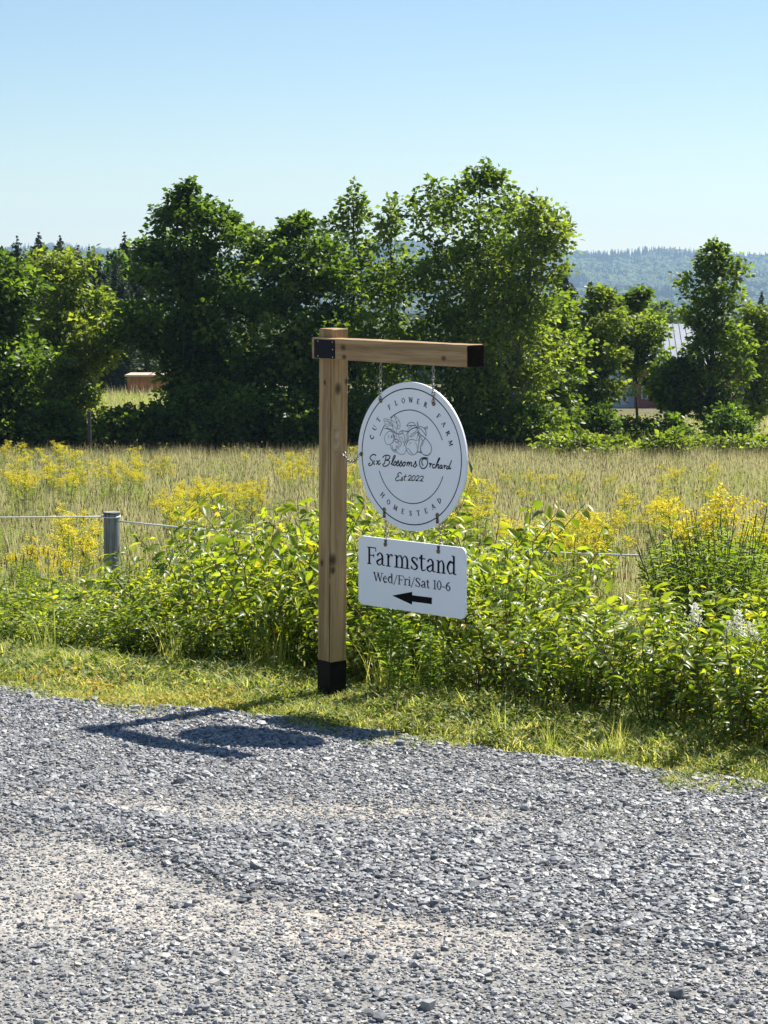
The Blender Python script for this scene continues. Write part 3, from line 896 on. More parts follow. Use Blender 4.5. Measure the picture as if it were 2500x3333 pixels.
fv = crop_uv(1220, 1320, 7.54)
FRUIT = [  # thin pencil lines
 (1, [(222,325),(235,400),(260,450),(300,530),(350,567),(440,580),(446,520),(430,440),(400,370),(330,335),(222,325)]),
 (1, [(235,380),(330,400),(420,480),(452,562)]), (1, [(255,450),(320,455),(400,455)]), (1, [(300,520),(360,495),(430,500)]), (1, [(290,340),(350,390),(405,430)]),
 (1, [(470,235),(430,290),(410,350),(430,430),(470,500),(520,550),(580,577),(615,540),(628,470),(605,380),(550,300),(470,235)]),
 (1.4, [(470,240),(520,350),(550,450),(555,562)]), (1, [(430,360),(480,400),(545,440)]), (1, [(590,370),(560,400),(540,420)]), (1, [(610,470),(575,500),(553,520)]),
 (2.2, [(245,560),(310,570),(400,605),(480,660),(560,692),(640,696),(700,668)]),
 (1.4, [(450,580),(490,650),(530,690)]), (1.2, [(530,580),(528,640),(545,685)]),
 (1.8, [(600,662),(660,620),(740,627),(822,640)]), (1.4, [(660,622),(690,640),(695,680),(640,696)]),
 (1.2, [(360 + 116 * math.cos(a) - 18 * math.sin(a), 797 + 163 * math.sin(a)) for a in np.linspace(0, 6.28, 16)]),
 (1, [(335,715),(338,770),(358,812)]), (1.6, [(400,735),(415,770),(402,795)]), (1.6, [(430,730),(420,770),(440,790)]),
 (1.3, [(445,690),(465,770),(470,840),(440,930)]),
 (1.2, [(505,700),(490,770),(500,830)]), (1.2, [(540,705),(530,770),(525,840)]), (1.4, [(580,700),(600,790),(632,862)]), (1.2, [(620,770),(670,790),(700,880),(720,930)]),
 (1.4, [(705,700),(738,790),(742,900),(715,1002)]), (1.2, [(760,700),(800,760),(780,850),(745,920),(715,1002)]), (1.2, [(810,690),(828,790),(800,880),(770,960)]),
 (1.8, [(475,850),(530,830),(590,862),(545,905),(495,870)]), (1.4, [(600,880),(655,900),(640,980),(575,1020),(540,985)]), (1.2, [(560,910),(600,945),(580,975)]),
 (1.5, [(388,960),(405,1040),(450,1112),(508,1142),(552,1138)]), (1.2, [(430,980),(445,1060),(500,1105),(530,1090)]), (2.0, [(480,1100),(505,1080),(520,1110)]),
 (1.2, [(540,985),(528,1060),(545,1120)]),
 (1.2, [(552,1138),(598,1185),(680,1202),(742,1160),(775,1080)]), (1, [(550,1040),(580,1060),(600,1080)]),
 (1.5, [(785,507),(830,440),(900,412),(960,425),(1002,492)]), (1.8, [(785,507),(860,492),(940,490),(1010,498),(1050,540)]),
 (2.6, [(800,690),(850,620),(930,562),(1020,542),(1062,580)]), (1, [(812,612),(840,550),(920,505)]), (1.8, [(768,640),(830,628)]),
 (1.4, [(1052,582),(980,660),(905,712),(870,768),(950,742),(1000,690),(1060,640)]),
 (1.4, [(1040,395),(1065,470),(1082,560)]), (1, [(1040,395),(1050,470),(1062,560)]),
 (1.6, [(1075,550),(1130,580),(1190,640),(1240,705),(1262,742),(1258,640),(1222,570),(1150,520),(1090,527)]),
 (1.8, [(1218,560),(1285,520),(1287,568),(1240,577)]),
 (2.0, [(1070,600),(1072,700),(1100,765),(1086,905)]), (2.0, [(1085,655),(1130,720),(1200,765),(1250,805)]), (1.4, [(1110,740),(1150,820),(1182,882)]), (1.2, [(1060,650),(1055,740),(1035,820)]),
 (1.4, [(1082,842),(1000,852),(920,832),(850,850),(790,920),(765,1010),(790,1110),(850,1182),(920,1212),(1000,1190),(1050,1112),(1075,980),(1086,900)]),
 (1.2, [(800,1050),(850,1075),(880,1140),(940,1180)]), (1, [(985,900),(1030,960),(1045,1060)]), (1, [(850,960),(870,920),(910,900)]),
 (1.6, [(1247,802),(1310,870),(1370,960),(1397,1060),(1370,1170),(1300,1226),(1220,1216),(1150,1150),(1125,1050),(1150,940),(1190,870),(1247,802)]),
 (2.4, [(1040,1150),(1085,1140),(1142,1162)]), (1.6, [(1130,1040),(1125,1110),(1150,1165)]), (2.2, [(1370,1165),(1305,1222),(1225,1214)]), (1, [(1160,1000),(1180,940),(1220,890)]),
]
ink('fruit_drawing', [([fv(p) for p in smooth_pts(s, 5)], 0.0016 * w, False) for w, s in FRUIT], M_PENCIL, round_sign)

# ---- the rectangular sign
c_tl, c_tr, c_br, c_bl = uv(1167, 1742.5), uv(1514, 1784.5), uv(1514, 2015.5), uv(1165, 1967)
rx0, rx1 = (c_tl[0] + c_bl[0]) / 2, (c_tr[0] + c_br[0]) / 2
rz1, rz0 = (c_tl[1] + c_tr[1]) / 2, (c_bl[1] + c_br[1]) / 2
farm_sign = empty('farmstand_sign'); farm_sign.matrix_world = M_SIGN
tag(farm_sign, 'rectangular white farmstand sign with black arrow hanging below the round sign', 'sign')
rr_ = 0.026
outl = []
for ccx, ccz, a0 in ((rx1 - rr_, rz1 - rr_, 0), (rx0 + rr_, rz1 - rr_, 90), (rx0 + rr_, rz0 + rr_, 180), (rx1 - rr_, rz0 + rr_, 270)):
    for a in np.linspace(a0, a0 + 90, 8):
        outl.append((ccx + rr_ * math.cos(R(a)), ccz + rr_ * math.sin(R(a))))
board_from_outline('board', outl, M_BOARD, farm_sign, BT_)
rv = crop_uv(1150, 1730, 4.366)
# big word: every letter fitted to its own cell
cells = [('F', 200, 325), ('a', 330, 452), ('r', 466, 566), ('m', 582, 802), ('s', 822, 922), ('t', 933, 1032), ('a', 1043, 1172), ('n', 1180, 1314), ('d', 1330, 1468)]
basel = lambda x: 462 + (x - 200) * (616 - 462) / (1465 - 200)
zb = (rv((200, 462))[1] + rv((1465, 616))[1]) / 2
CAPH = 0.0735
ext = {'F': (0.04, 0.72), 'a': (0.04, 0.61), 'r': (0.02, 0.5), 'm': (0.02, 1.0), 's': (0.05, 0.47), 't': (0.02, 0.45), 'n': (0.02, 0.69), 'd': (0.04, 0.67)}
st = []
for ch, a, b in cells:
    xa, xb = rv((a, basel(a)))[0], rv((b, basel(b)))[0]
    e0, e1 = ext[ch]
    sx_ = (xb - xa) / (e1 - e0)
    ink('letter', glyph(ch, lambda x, y: (xa + (x - e0) * sx_, zb + y * CAPH), 1.12), M_INK, farm_sign)
line = 'Wed/Fri/Sat 10-6'
tot = sum(G[c][0] for c in line)
xa, xb = rv((285, 706))[0], rv((1388, 847))[0]
zb2 = (rv((340, 712))[1] + rv((1370, 845))[1]) / 2
sx_ = (xb - xa) / tot; cap2 = 0.0385
st, cur = [], xa
for ch in line:
    c0 = cur
    st = glyph(ch, lambda x, y: (c0 + x * sx_, zb2 + y * cap2), 1.2)
    if st: ink('letter', st, M_INK, farm_sign)
    cur += G[ch][0] * sx_
ar = [rv(p) for p in ((555, 910), (838, 857), (838, 905), (1118, 940), (1118, 1033), (838, 995), (836, 1040))]
V = [(x, -BT_ - 0.0008, z) for x, z in ar]
link('arrow', mesh('arrow', V, [(0, 1, 6), (2, 3, 4, 5), (1, 2, 5, 6)]), M_INK2, farm_sign)

# ---- eyelets, chains
def eyelet(x, z, parent, mat=None):
    bm = bmesh.new()
    R0, r0, n, k = 0.0075, 0.0024, 16, 6
    vs = [[bm.verts.new((x + (R0 + r0 * math.cos(b)) * math.cos(a), -BT_ - 0.0012 + r0 * math.sin(b), z + (R0 + r0 * math.cos(b)) * math.sin(a)))
           for b in np.linspace(0, 6.2832, k, endpoint=False)] for a in np.linspace(0, 6.2832, n, endpoint=False)]
    for i in range(n):
        for j in range(k):
            bm.faces.new((vs[i][j], vs[i][(j + 1) % k], vs[(i + 1) % n][(j + 1) % k], vs[(i + 1) % n][j]))
    ctr = [bm.verts.new((x + 0.006 * math.cos(a), -BT_ - 0.0006, z + 0.006 * math.sin(a))) for a in np.linspace(0, 6.2832, 12, endpoint=False)]
    bm.faces.new(ctr)
    return link('eyelet', bm_mesh('eyelet', bm, True), mat or M_BRONZE, parent)
holes = {k: uv(*v) for k, v in dict(tl=(1240, 1304), tr=(1412, 1314), l=(1177, 1478), bl=(1251, 1659), br=(1424, 1677)).items()}
for k, (x, z) in holes.items():
    eyelet(x, z, round_sign)
fh = [uv(1255, 1772), uv(1427, 1795)]
for i, (x, z) in enumerate(fh):
    eyelet(x, z, farm_sign)
    # rust-grey smear above each eyelet
    pts = [(x - 0.009, rz1 - 0.004), (x + 0.010, rz1 - 0.004), (x + 0.007, z + 0.008), (x - 0.006, z + 0.008)]
    link('rust_stain', mesh('rust_stain', [(a, -BT_ - 0.0004, b) for a, b in pts], [(0, 1, 2, 3)]), M_STAIN, farm_sign)
for k in ('bl', 'br'):
    x, z = holes[k]
    zz = cz0 - math.sqrt(max(CR ** 2 - (x - cx0) ** 2, 0)) + 0.004
    pts = [(x - 0.007, z - 0.009), (x + 0.007, z - 0.009), (x + 0.009, zz), (x - 0.009, zz)]
    link('rust_stain', mesh('rust_stain', [(a, -BT_ - 0.0004, b) for a, b in pts], [(0, 1, 2, 3)]), M_STAIN, round_sign)

def link_ring(bm, c, axis, side, L=0.021, Wd=0.011, wr=0.0018):
    """one oval chain link, long axis `axis`, flat in the plane of axis and side"""
    n, k = 14, 5
    nrm = axis.cross(side).normalized()
    ring = []
    for i in range(n):
        a = 2 * math.pi * i / n
        p = c + axis * (math.cos(a) * L / 2) + side * (math.sin(a) * Wd / 2)
        out = (axis * math.cos(a) + side * math.sin(a)).normalized()
        ring.append([bm.verts.new(p + (out * math.cos(b) + nrm * math.sin(b)) * wr) for b in np.linspace(0, 6.2832, k, endpoint=False)])
    for i in range(n):
        for j in range(k):
            bm.faces.new((ring[i][j], ring[i][(j + 1) % k], ring[(i + 1) % n][(j + 1) % k], ring[(i + 1) % n][j]))

def chain(p, q, label, sag=0.0):
    bm = bmesh.new()
    p, q = Vector(p), Vector(q)
    L = (q - p).length
    n = max(2, int(L / 0.0155))
    for i in range(n):
        t = (i + 0.5) / n
        c = p.lerp(q, t) + Vector((0, 0, -sag * 4 * t * (1 - t)))
        ax = ((q - p) / L + Vector((0, 0, -sag * 4 * (1 - 2 * t) / L))).normalized()
        s1 = ax.cross(Vector((0.3, 1, 0.1))).normalized()
        s2 = ax.cross(s1).normalized()
        link_ring(bm, c, ax, s1 if i % 2 else s2)
    o = link('chain', bm_mesh('chain', bm, True), M_CHAIN)
    tag(o, label, 'chain')
    return o
def SW(x, z, y=-0.011): return M_SIGN @ Vector((x, y, z))
def beam_under(px):
    """point on the underside of the arm over that column of the picture"""
    best = min(np.linspace(0.1, 0.9, 400), key=lambda t: abs(pix(LP(t, -0.037, BT - 0.089))[0] - px))
    return LP(best, -0.037, BT - 0.090 + best * math.tan(R(1.15)))
chain(beam_under(1239), SW(*holes['tl']), 'short steel chain from the timber arm to the post side of the round sign')
chain(beam_under(1411), SW(*holes['tr']), 'short steel chain from the timber arm to the far side of the round sign')
chain(SW(*holes['bl'], y=0.008), SW(*fh[0], y=0.008), 'short steel chain joining both signs on the side of the post')
chain(SW(*holes['br'], y=0.008), SW(*fh[1], y=0.008), 'short steel chain joining both signs on the side away from the post')
eye = LP(HALF + 0.012, 0.010, 1.078)
chain(eye, SW(*holes['l']), 'slack little chain tying the round sign to the post', 0.03)
# screw eye in the post
mb = MB()
a0 = Vector((HALF - 0.01, 0.010, 1.082))
mb.tube([a0, a0 + Vector((0.02, 0, 0))], 0.0022, 6)
mb.tube([a0 + Vector((0.03 + 0.010 * math.cos(a), 0, 0.010 * math.sin(a))) for a in np.linspace(math.pi, -math.pi, 14)], 0.0022, 6)
mb.build('screw_eye', M_ZINC, post, True)

# ================================================================== PLANTS NEAR THE SIGN
def tri_leaf(rows):
    """rows: (y, half width, edge height, mid height); first and last are points"""
    V, F = [(0, rows[0][0], rows[0][3])], []
    prev = (0, 0, 0)
    for y, w, ze, zm in rows[1:-1]:
        i = len(V)
        V += [(-w, y, ze), (0, y, zm), (w, y, ze)]
        l, m, r_ = i, i + 1, i + 2
        if prev == (0, 0, 0):
            F += [(0, m, l), (0, r_, m)]
        else:
            pl, pm, pr = prev
            F += [(pl, m, l), (pl, pm, m), (pm, r_, m), (pm, pr, r_)]
        prev = (l, m, r_)
    t = len(V); V.append((0, rows[-1][0], rows[-1][3]))
    pl, pm, pr = prev
    F += [(pl, pm, t), (pm, pr, t)]
    return np.array(V, float), np.array(F, int)

LEAF_BROAD = tri_leaf([(0, 0, 0, 0), (0.26, 0.19, 0.075, 0.0), (0.56, 0.205, 0.05, -0.045), (0.82, 0.105, -0.05, -0.11), (1.0, 0, 0, -0.2)])
LEAF_TREE = (np.array([(0, 0, 0), (-0.36, 0.45, 0.10), (0, 1, -0.08), (0.36, 0.45, 0.10)], float), np.array([(0, 2, 1), (0, 3, 2)]))
LEAF_SLIM = (np.array([(0, 0, 0), (-0.085, 0.4, 0.03), (0, 1, -0.16), (0.085, 0.4, 0.03)], float), np.array([(0, 2, 1), (0, 3, 2)]))

def unit(a):
    return a / np.maximum(np.linalg.norm(a, axis=-1, keepdims=True), 1e-9)

def leaf_arrays(pos, d, nrm, size, tint, tpl):
    TV, TF = tpl
    pos = np.asarray(pos, float); d = unit(np.asarray(d, float)); nrm = np.asarray(nrm, float)
    x = unit(np.cross(d, nrm)); z = np.cross(x, d)
    size = np.asarray(size, float)
    V = pos[:, None, :] + size[:, None, None] * (TV[None, :, 0:1] * x[:, None, :] + TV[None, :, 1:2] * d[:, None, :] + TV[None, :, 2:3] * z[:, None, :])
    n, k = len(pos), len(TV)
    F = (TF[None] + (np.arange(n) * k)[:, None, None]).reshape(-1, 3)
    return V.reshape(-1, 3), F, np.repeat(np.asarray(tint, float), k)

def leaf_mesh(name, *a):
    V, F, T_ = leaf_arrays(*a)
    return big_mesh(name, V, F, {'tint': T_})

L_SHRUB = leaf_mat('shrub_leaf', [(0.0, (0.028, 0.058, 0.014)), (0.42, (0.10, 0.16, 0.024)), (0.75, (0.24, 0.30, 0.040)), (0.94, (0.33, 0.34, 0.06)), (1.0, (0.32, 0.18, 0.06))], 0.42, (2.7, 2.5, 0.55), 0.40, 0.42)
L_SHRUB_W = leaf_mat('weed_leaf', [(0.0, (0.08, 0.13, 0.03)), (0.5, (0.14, 0.22, 0.04)), (1.0, (0.24, 0.31, 0.07))], 0.5, (1.7, 1.75, 0.6), 0.5, 0.4, 0.3)
M_TWIG = plain('reddish_twig', (0.10, 0.055, 0.03), 0.7, noise=0.4, nscale=40)
M_GREENSTEM = plain('green_stem', (0.11, 0.14, 0.04), 0.6)

def rv3(r, s=1.0):
    return r.normal(0, s, 3)

def shrub_variant(seed, h=0.9, nst=12, ls=0.075):
    r = np.random.default_rng(seed)
    mb = MB()
    P, D, Nn, S, Tt = [], [], [], [], []
    def pair(p, t, w, sz, tip):
        side = unit(np.cross(t, rv3(r)))
        for sg in (1, -1):
            dd = unit(side * sg * 0.9 + t * r.uniform(0.2, 0.7) + np.array([0, 0, -r.uniform(0.0, 0.5)]))
            nn = unit(np.array([0, 0, 1.0]) + rv3(r, 0.45))
            P.append(p + dd * 0.008); D.append(dd); Nn.append(nn)
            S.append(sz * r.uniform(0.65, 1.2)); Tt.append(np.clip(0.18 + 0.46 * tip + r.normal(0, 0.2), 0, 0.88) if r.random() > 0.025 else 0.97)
    for i in range(nst):
        az = 6.283 * i / nst + r.uniform(-0.3, 0.3)
        lean = r.uniform(0.12, 0.62)
        hh = h * r.uniform(0.6, 1.05)
        out = np.array([math.cos(az), math.sin(az), 0])
        b0 = out * r.uniform(0.02, 0.16)
        pts = [b0 + out * lean * hh * (t ** 1.6) + np.array([0, 0, hh * t]) + rv3(r, 0.008) * (t > 0) for t in np.linspace(0, 1, 8)]
        mb.tube(pts, list(np.linspace(0.0055, 0.0018, 8)), 4, False)
        L = hh
        s = 0.16
        while s < 1.0:
            k = s * 7; j = min(int(k), 6); f = k - j
            p = pts[j] * (1 - f) + pts[j + 1] * f
            t = unit(pts[j + 1] - pts[j])
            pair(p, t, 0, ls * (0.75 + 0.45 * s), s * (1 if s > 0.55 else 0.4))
            if 0.28 < s < 0.92 and r.random() < 0.34:
                d2 = unit(unit(np.cross(t, rv3(r))) * 0.9 + t * 0.7)
                ln = r.uniform(0.10, 0.26) * (1.2 - 0.5 * s)
                q = [p + d2 * ln * u + np.array([0, 0, 0.25 * ln * u * u]) for u in np.linspace(0, 1, 4)]
                mb.tube(q, [0.0025, 0.002, 0.0016, 0.0012], 3, False)
                for u in np.arange(0.3, 1.01, 0.05 / ln):
                    pair(p + d2 * ln * u, d2, 0, ls * 0.85, s * 0.8)
                pair(q[-1], d2, 0, ls * 0.7, 1.0)
            s += 0.040 / L * r.uniform(0.8, 1.3)
        pair(pts[-1], unit(pts[-1] - pts[-2]), 0, ls * 0.85, 1.15)
        pair(pts[-1] + np.array([0, 0, 0.01]), unit(pts[-1] - pts[-2]), 0, ls * 0.55, 1.3)
    P, D, Nn, S, Tt = map(np.array, (P, D, Nn, S, Tt))
    return mb, P, D, Nn, S, Tt

unit_leaves = []
for k, tv in enumerate((0.2, 0.42, 0.62, 0.8)):
    TV, TF = LEAF_BROAD
    me = big_mesh('leaf', TV, TF, {'tint': np.full(len(TV), tv)})
    me.materials.append(L_SHRUB); unit_leaves.append(me)

def leaf_matrix(p, d, n, s):
    d = Vector(d).normalized(); x = d.cross(Vector(n)).normalized(); z = x.cross(d)
    M = Matrix((x, d, z)).transposed().to_4x4()
    M = M @ Matrix.Diagonal((s, s, s, 1))
    M.translation = Vector(p)
    return M

SHRUBS = []
for k in range(7):
    h = [0.85, 1.0, 0.75, 0.95, 1.1, 0.9, 1.0][k]
    mb, P, D, Nn, S, Tt = shrub_variant(400 + k, h, [12, 13, 11, 14, 12, 10, 13][k], [0.075, 0.080, 0.066, 0.070, 0.084, 0.066, 0.076][k])
    score = np.linalg.norm(P * np.array([1, 1, 0.9]) - np.array([0, 0, 0.3 * h]), axis=1) * S
    order = np.argsort(-score)
    single = order[:45]
    rest = order[45:]
    stem_me = mesh('stem', mb.V, mb.F); stem_me.materials.append(M_TWIG)
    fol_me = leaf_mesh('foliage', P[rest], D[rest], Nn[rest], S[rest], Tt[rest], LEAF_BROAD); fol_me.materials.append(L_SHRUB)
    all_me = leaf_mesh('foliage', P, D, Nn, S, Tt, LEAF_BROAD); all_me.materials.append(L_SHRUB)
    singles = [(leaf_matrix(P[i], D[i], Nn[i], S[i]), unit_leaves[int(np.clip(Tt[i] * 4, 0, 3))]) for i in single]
    SHRUBS.append((h, stem_me, fol_me, all_me, singles))

def place_shrub(k, x, y, hh, detail, label, group, wide=1.0):
    h, stem_me, fol_me, all_me, singles = SHRUBS[k]
    root = empty('shrub', (x, y, gz(x, y) - 0.02), random.uniform(0, 6.28))
    s = hh / h
    root.scale = (s * wide * 0.5 + 0.5 * wide, s * wide * 0.5 + 0.5 * wide, s)
    tag(root, label, 'shrub', group)
    link('stem', stem_me, None, root)
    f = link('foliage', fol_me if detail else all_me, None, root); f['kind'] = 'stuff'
    if detail:
        for M, me in singles:
            o = bpy.data.objects.new('leaf', me)
            o.parent = root
            o.matrix_basis = M
            col.objects.link(o)
    return root

TOPX = [-300, 0, 150, 300, 420, 600, 800, 930, 1050, 1200, 1350, 1500, 1620, 1720, 1850, 2000, 2130, 2230, 2350, 2500, 2800]
TOPY = [1900, 1900, 1880, 1900, 1850, 1770, 1690, 1620, 1640, 1690, 1690, 1650, 1700, 1800, 1880, 1890, 1850, 1860, 1900, 1930, 1950]
zones = [(-9e9, 300, 'beyond the round fence post', 'shrubs beyond the round fence post'),
         (300, 700, 'beside the round fence post, sign side', 'shrubs beside the round fence post'),
         (700, 1060, 'near the sign post, fence post side', 'shrubs close to the sign post'),
         (1060, 1560, 'right behind the hanging signs', 'shrubs behind the signs'),
         (1560, 2050, 'just past the hanging signs', 'shrubs next to the signs'),
         (2050, 9e9, 'in front of the tall goldenrod stand', 'shrubs before the goldenrod stand')]
ROWS = ['small shrub at the turf edge', 'leafy shrub in the front of the hedge', 'leafy shrub in the middle of the hedge', 'tall shrub in the middle of the hedge', 'shrub in the back of the hedge', 'rearmost shrub of the hedge']
r = np.random.default_rng(52)
for row, (off, step) in enumerate(((0.0, 0.33), (0.28, 0.35), (0.62, 0.38), (1.1, 0.42), (1.7, 0.46), (2.4, 0.5))):
    x = -3.6 + row * 0.13
    while x < 3.4:
        yy = float(edge_y(x)) + off + float(np.interp(x, [-1.7, 0.0, 1.3], [1.30, 1.14, 0.66])) + r.normal(0, 0.08)
        xx = x + r.normal(0, 0.06)
        u, v = pix((xx, yy, 0.0))
        ty = np.interp(u, TOPX, TOPY) + r.normal(0, 26) + [150, 70, 30, 0, 0, 0][row]
        ztop = at(u, ty, yy).z
        hh = ztop - gz(xx, yy)
        x += step * r.uniform(0.8, 1.2)
        if row == 0 and r.random() < 0.25: continue
        if row == 0: hh = min(hh, r.uniform(0.28, 0.5))
        if u > 1700 and row >= 4: continue
        if u < 330 and row >= 4: continue
        if abs(u - 363) < 75 and row == 3: hh *= 0.8
        hh = float(np.clip(hh, 0.3, 1.35))
        z_ = next(z for z in zones if z[0] <= u < z[1])
        place_shrub(int(r.integers(0, 7)), xx, yy, hh, row <= 2 and -150 < u < 2650, ROWS[row] + ' ' + z_[2], z_[3] + ', row %s' % ('at the turf edge', 'in front', 'in the middle', 'in the tall middle', 'at the back', 'rearmost')[row], 0.72 if row == 0 else 0.92)

# ---- grasses -------------------------------------------------------------
def blades(r, n, rad, hmin, hmax, wid, bend, tint_rng, seg=3, head=0.0):
    V, F, Tn = [], [], []
    for _ in range(n):
        a = r.uniform(0, 6.283); q = rad * math.sqrt(r.random())
        b = np.array([q * math.cos(a), q * math.sin(a), 0])
        az = r.uniform(0, 6.283); out = np.array([math.cos(az), math.sin(az), 0])
        side = np.array([-out[1], out[0], 0])
        h = r.uniform(hmin, hmax); bd = bend * r.uniform(0.1, 1.0) * h
        w = wid * r.uniform(0.6, 1.3); t0 = r.uniform(*tint_rng)
        i0 = len(V)
        for k in range(seg + 1):
            t = k / seg
            p = b + np.array([0, 0, h * (t - 0.18 * bend * t * t)]) + out * bd * t ** 2
            ww = w * (1 - t) ** 0.7 * 0.5 + 0.0004
            V += [p - side * ww, p + side * ww]; Tn += [t0, t0]
        for k in range(seg):
            F.append((i0 + 2 * k, i0 + 2 * k + 1, i0 + 2 * k + 3, i0 + 2 * k + 2))
        if head and r.random() < head:
            L = r.uniform(0.05, 0.10); hw = 0.0055
            pe = p; tip = pe + (p - b) / max(h, .01) * L
            i0 = len(V)
            for q_ in (side, out):
                V += [pe, pe + (tip - pe) * 0.3 + q_ * hw, tip, pe + (tip - pe) * 0.3 - q_ * hw]; Tn += [1.0] * 4
                F.append((i0, i0 + 1, i0 + 2, i0 + 3)); i0 += 4
    return np.array(V), np.array(F), np.array(Tn)

G_DRY = leaf_mat('dry_meadow_grass', [(0.0, (0.22, 0.27, 0.08)), (0.3, (0.42, 0.42, 0.21)), (0.7, (0.60, 0.53, 0.36)), (0.93, (0.62, 0.53, 0.40)), (0.97, (0.22, 0.165, 0.12)), (1.0, (0.19, 0.14, 0.10))], 0.45, (1.3, 1.25, 1.0), 0.6, 0.3)
G_GREEN = leaf_mat('green_grass', [(0.0, (0.20, 0.28, 0.05)), (0.5, (0.40, 0.46, 0.12)), (0.85, (0.56, 0.55, 0.21)), (1.0, (0.66, 0.56, 0.32))], 0.5, (1.35, 1.3, 0.7), 0.5, 0.35, 0.2)
dry = []
for k in range(6):
    V, F, Tn = blades(np.random.default_rng(600 + k), 34, 0.22, 0.40, 0.82, 0.0085, 0.32, (0.0, 0.8), 3, 0.16)
    me = big_mesh('dry_clump', V, F, {'tint': Tn}); me.materials.append(G_DRY); dry.append(me)
for k in range(3):
    V, F, Tn = blades(np.random.default_rng(620 + k), 34, 0.22, 0.3, 0.62, 0.009, 0.45, (0.1, 0.8), 3)
    me = big_mesh('green_clump', V, F, {'tint': Tn}); me.materials.append(G_GREEN); dry.append(me)
# verge turf
turf = []
for k in range(5):
    V, F, Tn = blades(np.random.default_rng(640 + k), 34, 0.08, 0.022, 0.072, 0.0058, 1.3, (0.1, 1.0), 3)
    me = big_mesh('turf_tuft', V, F, {'tint': Tn}); me.materials.append(G_GREEN); turf.append(me)
L_CLOVER = leaf_mat('clover_leaf', [(0.0, (0.06, 0.11, 0.02)), (0.6, (0.14, 0.20, 0.04)), (1.0, (0.30, 0.27, 0.06))], 0.4, (1.6, 1.6, 0.6), 0.5, 0.4, 0.5)
L_TREFOIL = leaf_mat('yellow_trefoil', [(0.0, (0.22, 0.26, 0.04)), (0.6, (0.50, 0.44, 0.06)), (0.88, (0.62, 0.40, 0.06)), (1.0, (0.40, 0.14, 0.06))], 0.4, (1.3, 1.2, 0.7), 0.6, 0.3, 0.3)
for k in range(4):
    rr = np.random.default_rng(660 + k)
    n = 26
    P = np.stack([rr.normal(0, 0.05, n), rr.normal(0, 0.05, n), rr.uniform(0.012, 0.05, n)], 1)
    D = np.stack([rr.normal(0, 1, n), rr.normal(0, 1, n), rr.uniform(-0.2, 0.5, n)], 1)
    me = leaf_mesh('clover_patch', P, D, np.tile([0, 0, 1.0], (n, 1)) + rr.normal(0, 0.35, (n, 3)), rr.uniform(0.012, 0.032, n), rr.uniform(0, 1, n), LEAF_TREE if k % 2 else LEAF_BROAD)
    me.materials.append(L_CLOVER if k < 2 else L_TREFOIL); turf.append(me)
turf_src = source_collection('turf_source', turf)
r = np.random.default_rng(19)
n = 30000
x = r.uniform(-4.2, 4.2, n); s_ = r.uniform(-0.42, 1.5, n)
y = edge_y(x) + s_
dens = sstep(-0.12, 0.16, s_ + 0.62 * (noise2(x, y, 0.28, 41) - 0.52) + 0.30 * (noise2(x, y, 0.09, 42) - 0.5)) * 0.92 + 0.05 * (s_ < 0.1) * (s_ > -0.3) * (noise2(x, y, 0.3, 44) > 0.55)
u_ = 1250 + FPX * x / y
dens = np.where((u_ > 2180) & (s_ < 0) & (s_ > -0.42) & (noise2(x, y, 0.25, 46) > 0.40), np.maximum(dens, 0.4 * sstep(-0.42, -0.25, s_)), dens)
k = r.random(n) < dens
x, y, s_, u_ = x[k], y[k], s_[k], u_[k]
tre = (u_ > 60) & (u_ < 760) & (s_ < 0.42) & (noise2(x, y, 0.3, 48) > 0.42)
p_ = r.random(len(x))
idx = np.where(p_ < 0.74, r.integers(0, 5, len(x)), r.integers(5, 7, len(x)))
idx = np.where(tre & (p_ > 0.78), r.integers(7, 9, len(x)), idx)
sc_ = r.uniform(0.6, 1.25, len(x)) * (0.75 + 0.4 * sstep(0.0, 0.7, s_)) * (1 - 0.55 * np.exp(-((x + 0.23) / 0.22) ** 2 - ((y - 9.4) / 0.3) ** 2))
o = scatter('verge_grass', np.stack([x, y, ground_z(x, y) + 0.0], 1), np.stack([r.normal(0, 0.15, len(x)), r.normal(0, 0.15, len(x)), r.uniform(0, 6.28, len(x))], 1),
            np.repeat(sc_[:, None], 3, 1), idx, turf_src)
tag(o, 'short sunlit turf with clover along the gravel edge', 'grass', kind='stuff')

# taller grass clumps standing in front of the hedge
tall = []
for k in range(3):
    V, F, Tn = blades(np.random.default_rng(680 + k), 42, 0.10, 0.22, 0.55, 0.010, 0.45, (0.25, 0.85), 5, 0.05)
    me = big_mesh('blades', V, F, {'tint': Tn}); me.materials.append(G_GREEN); tall.append(me)
r = np.random.default_rng(23)
for j, (px, py, s) in enumerate([(820, 2190, 0.55), (870, 2195, 0.72), (925, 2190, 0.6), (1235, 2270, 0.6), (1330, 2290, 0.5), (1270, 2270, 0.5), (560, 2190, 0.6), (150, 2160, 0.6), (1790, 2480, 0.35), (2010, 2490, 0.4), (1620, 2420, 0.35)]):
    p = lerpz(px, py, -0.02)
    o = link('tall_grass_clump', tall[j % 3], None, None, (p.x, p.y, gz(p.x, p.y) - 0.01))
    o.rotation_euler = (0, 0, r.uniform(0, 6.28)); o.scale = (s, s, s)
    if px < 1060:
        tag(o, 'tall yellow green grass clump at the foot of the hedge between the posts', 'grass clump', 'tall grass clumps between the posts')
    elif px < 1400:
        tag(o, 'tall grass clump at the hedge foot beneath the hanging signs', 'grass clump', 'tall grass clumps beneath the signs')
    else:
        tag(o, 'low grass clump at the hedge foot past the hanging signs', 'grass clump', 'grass clumps past the signs')

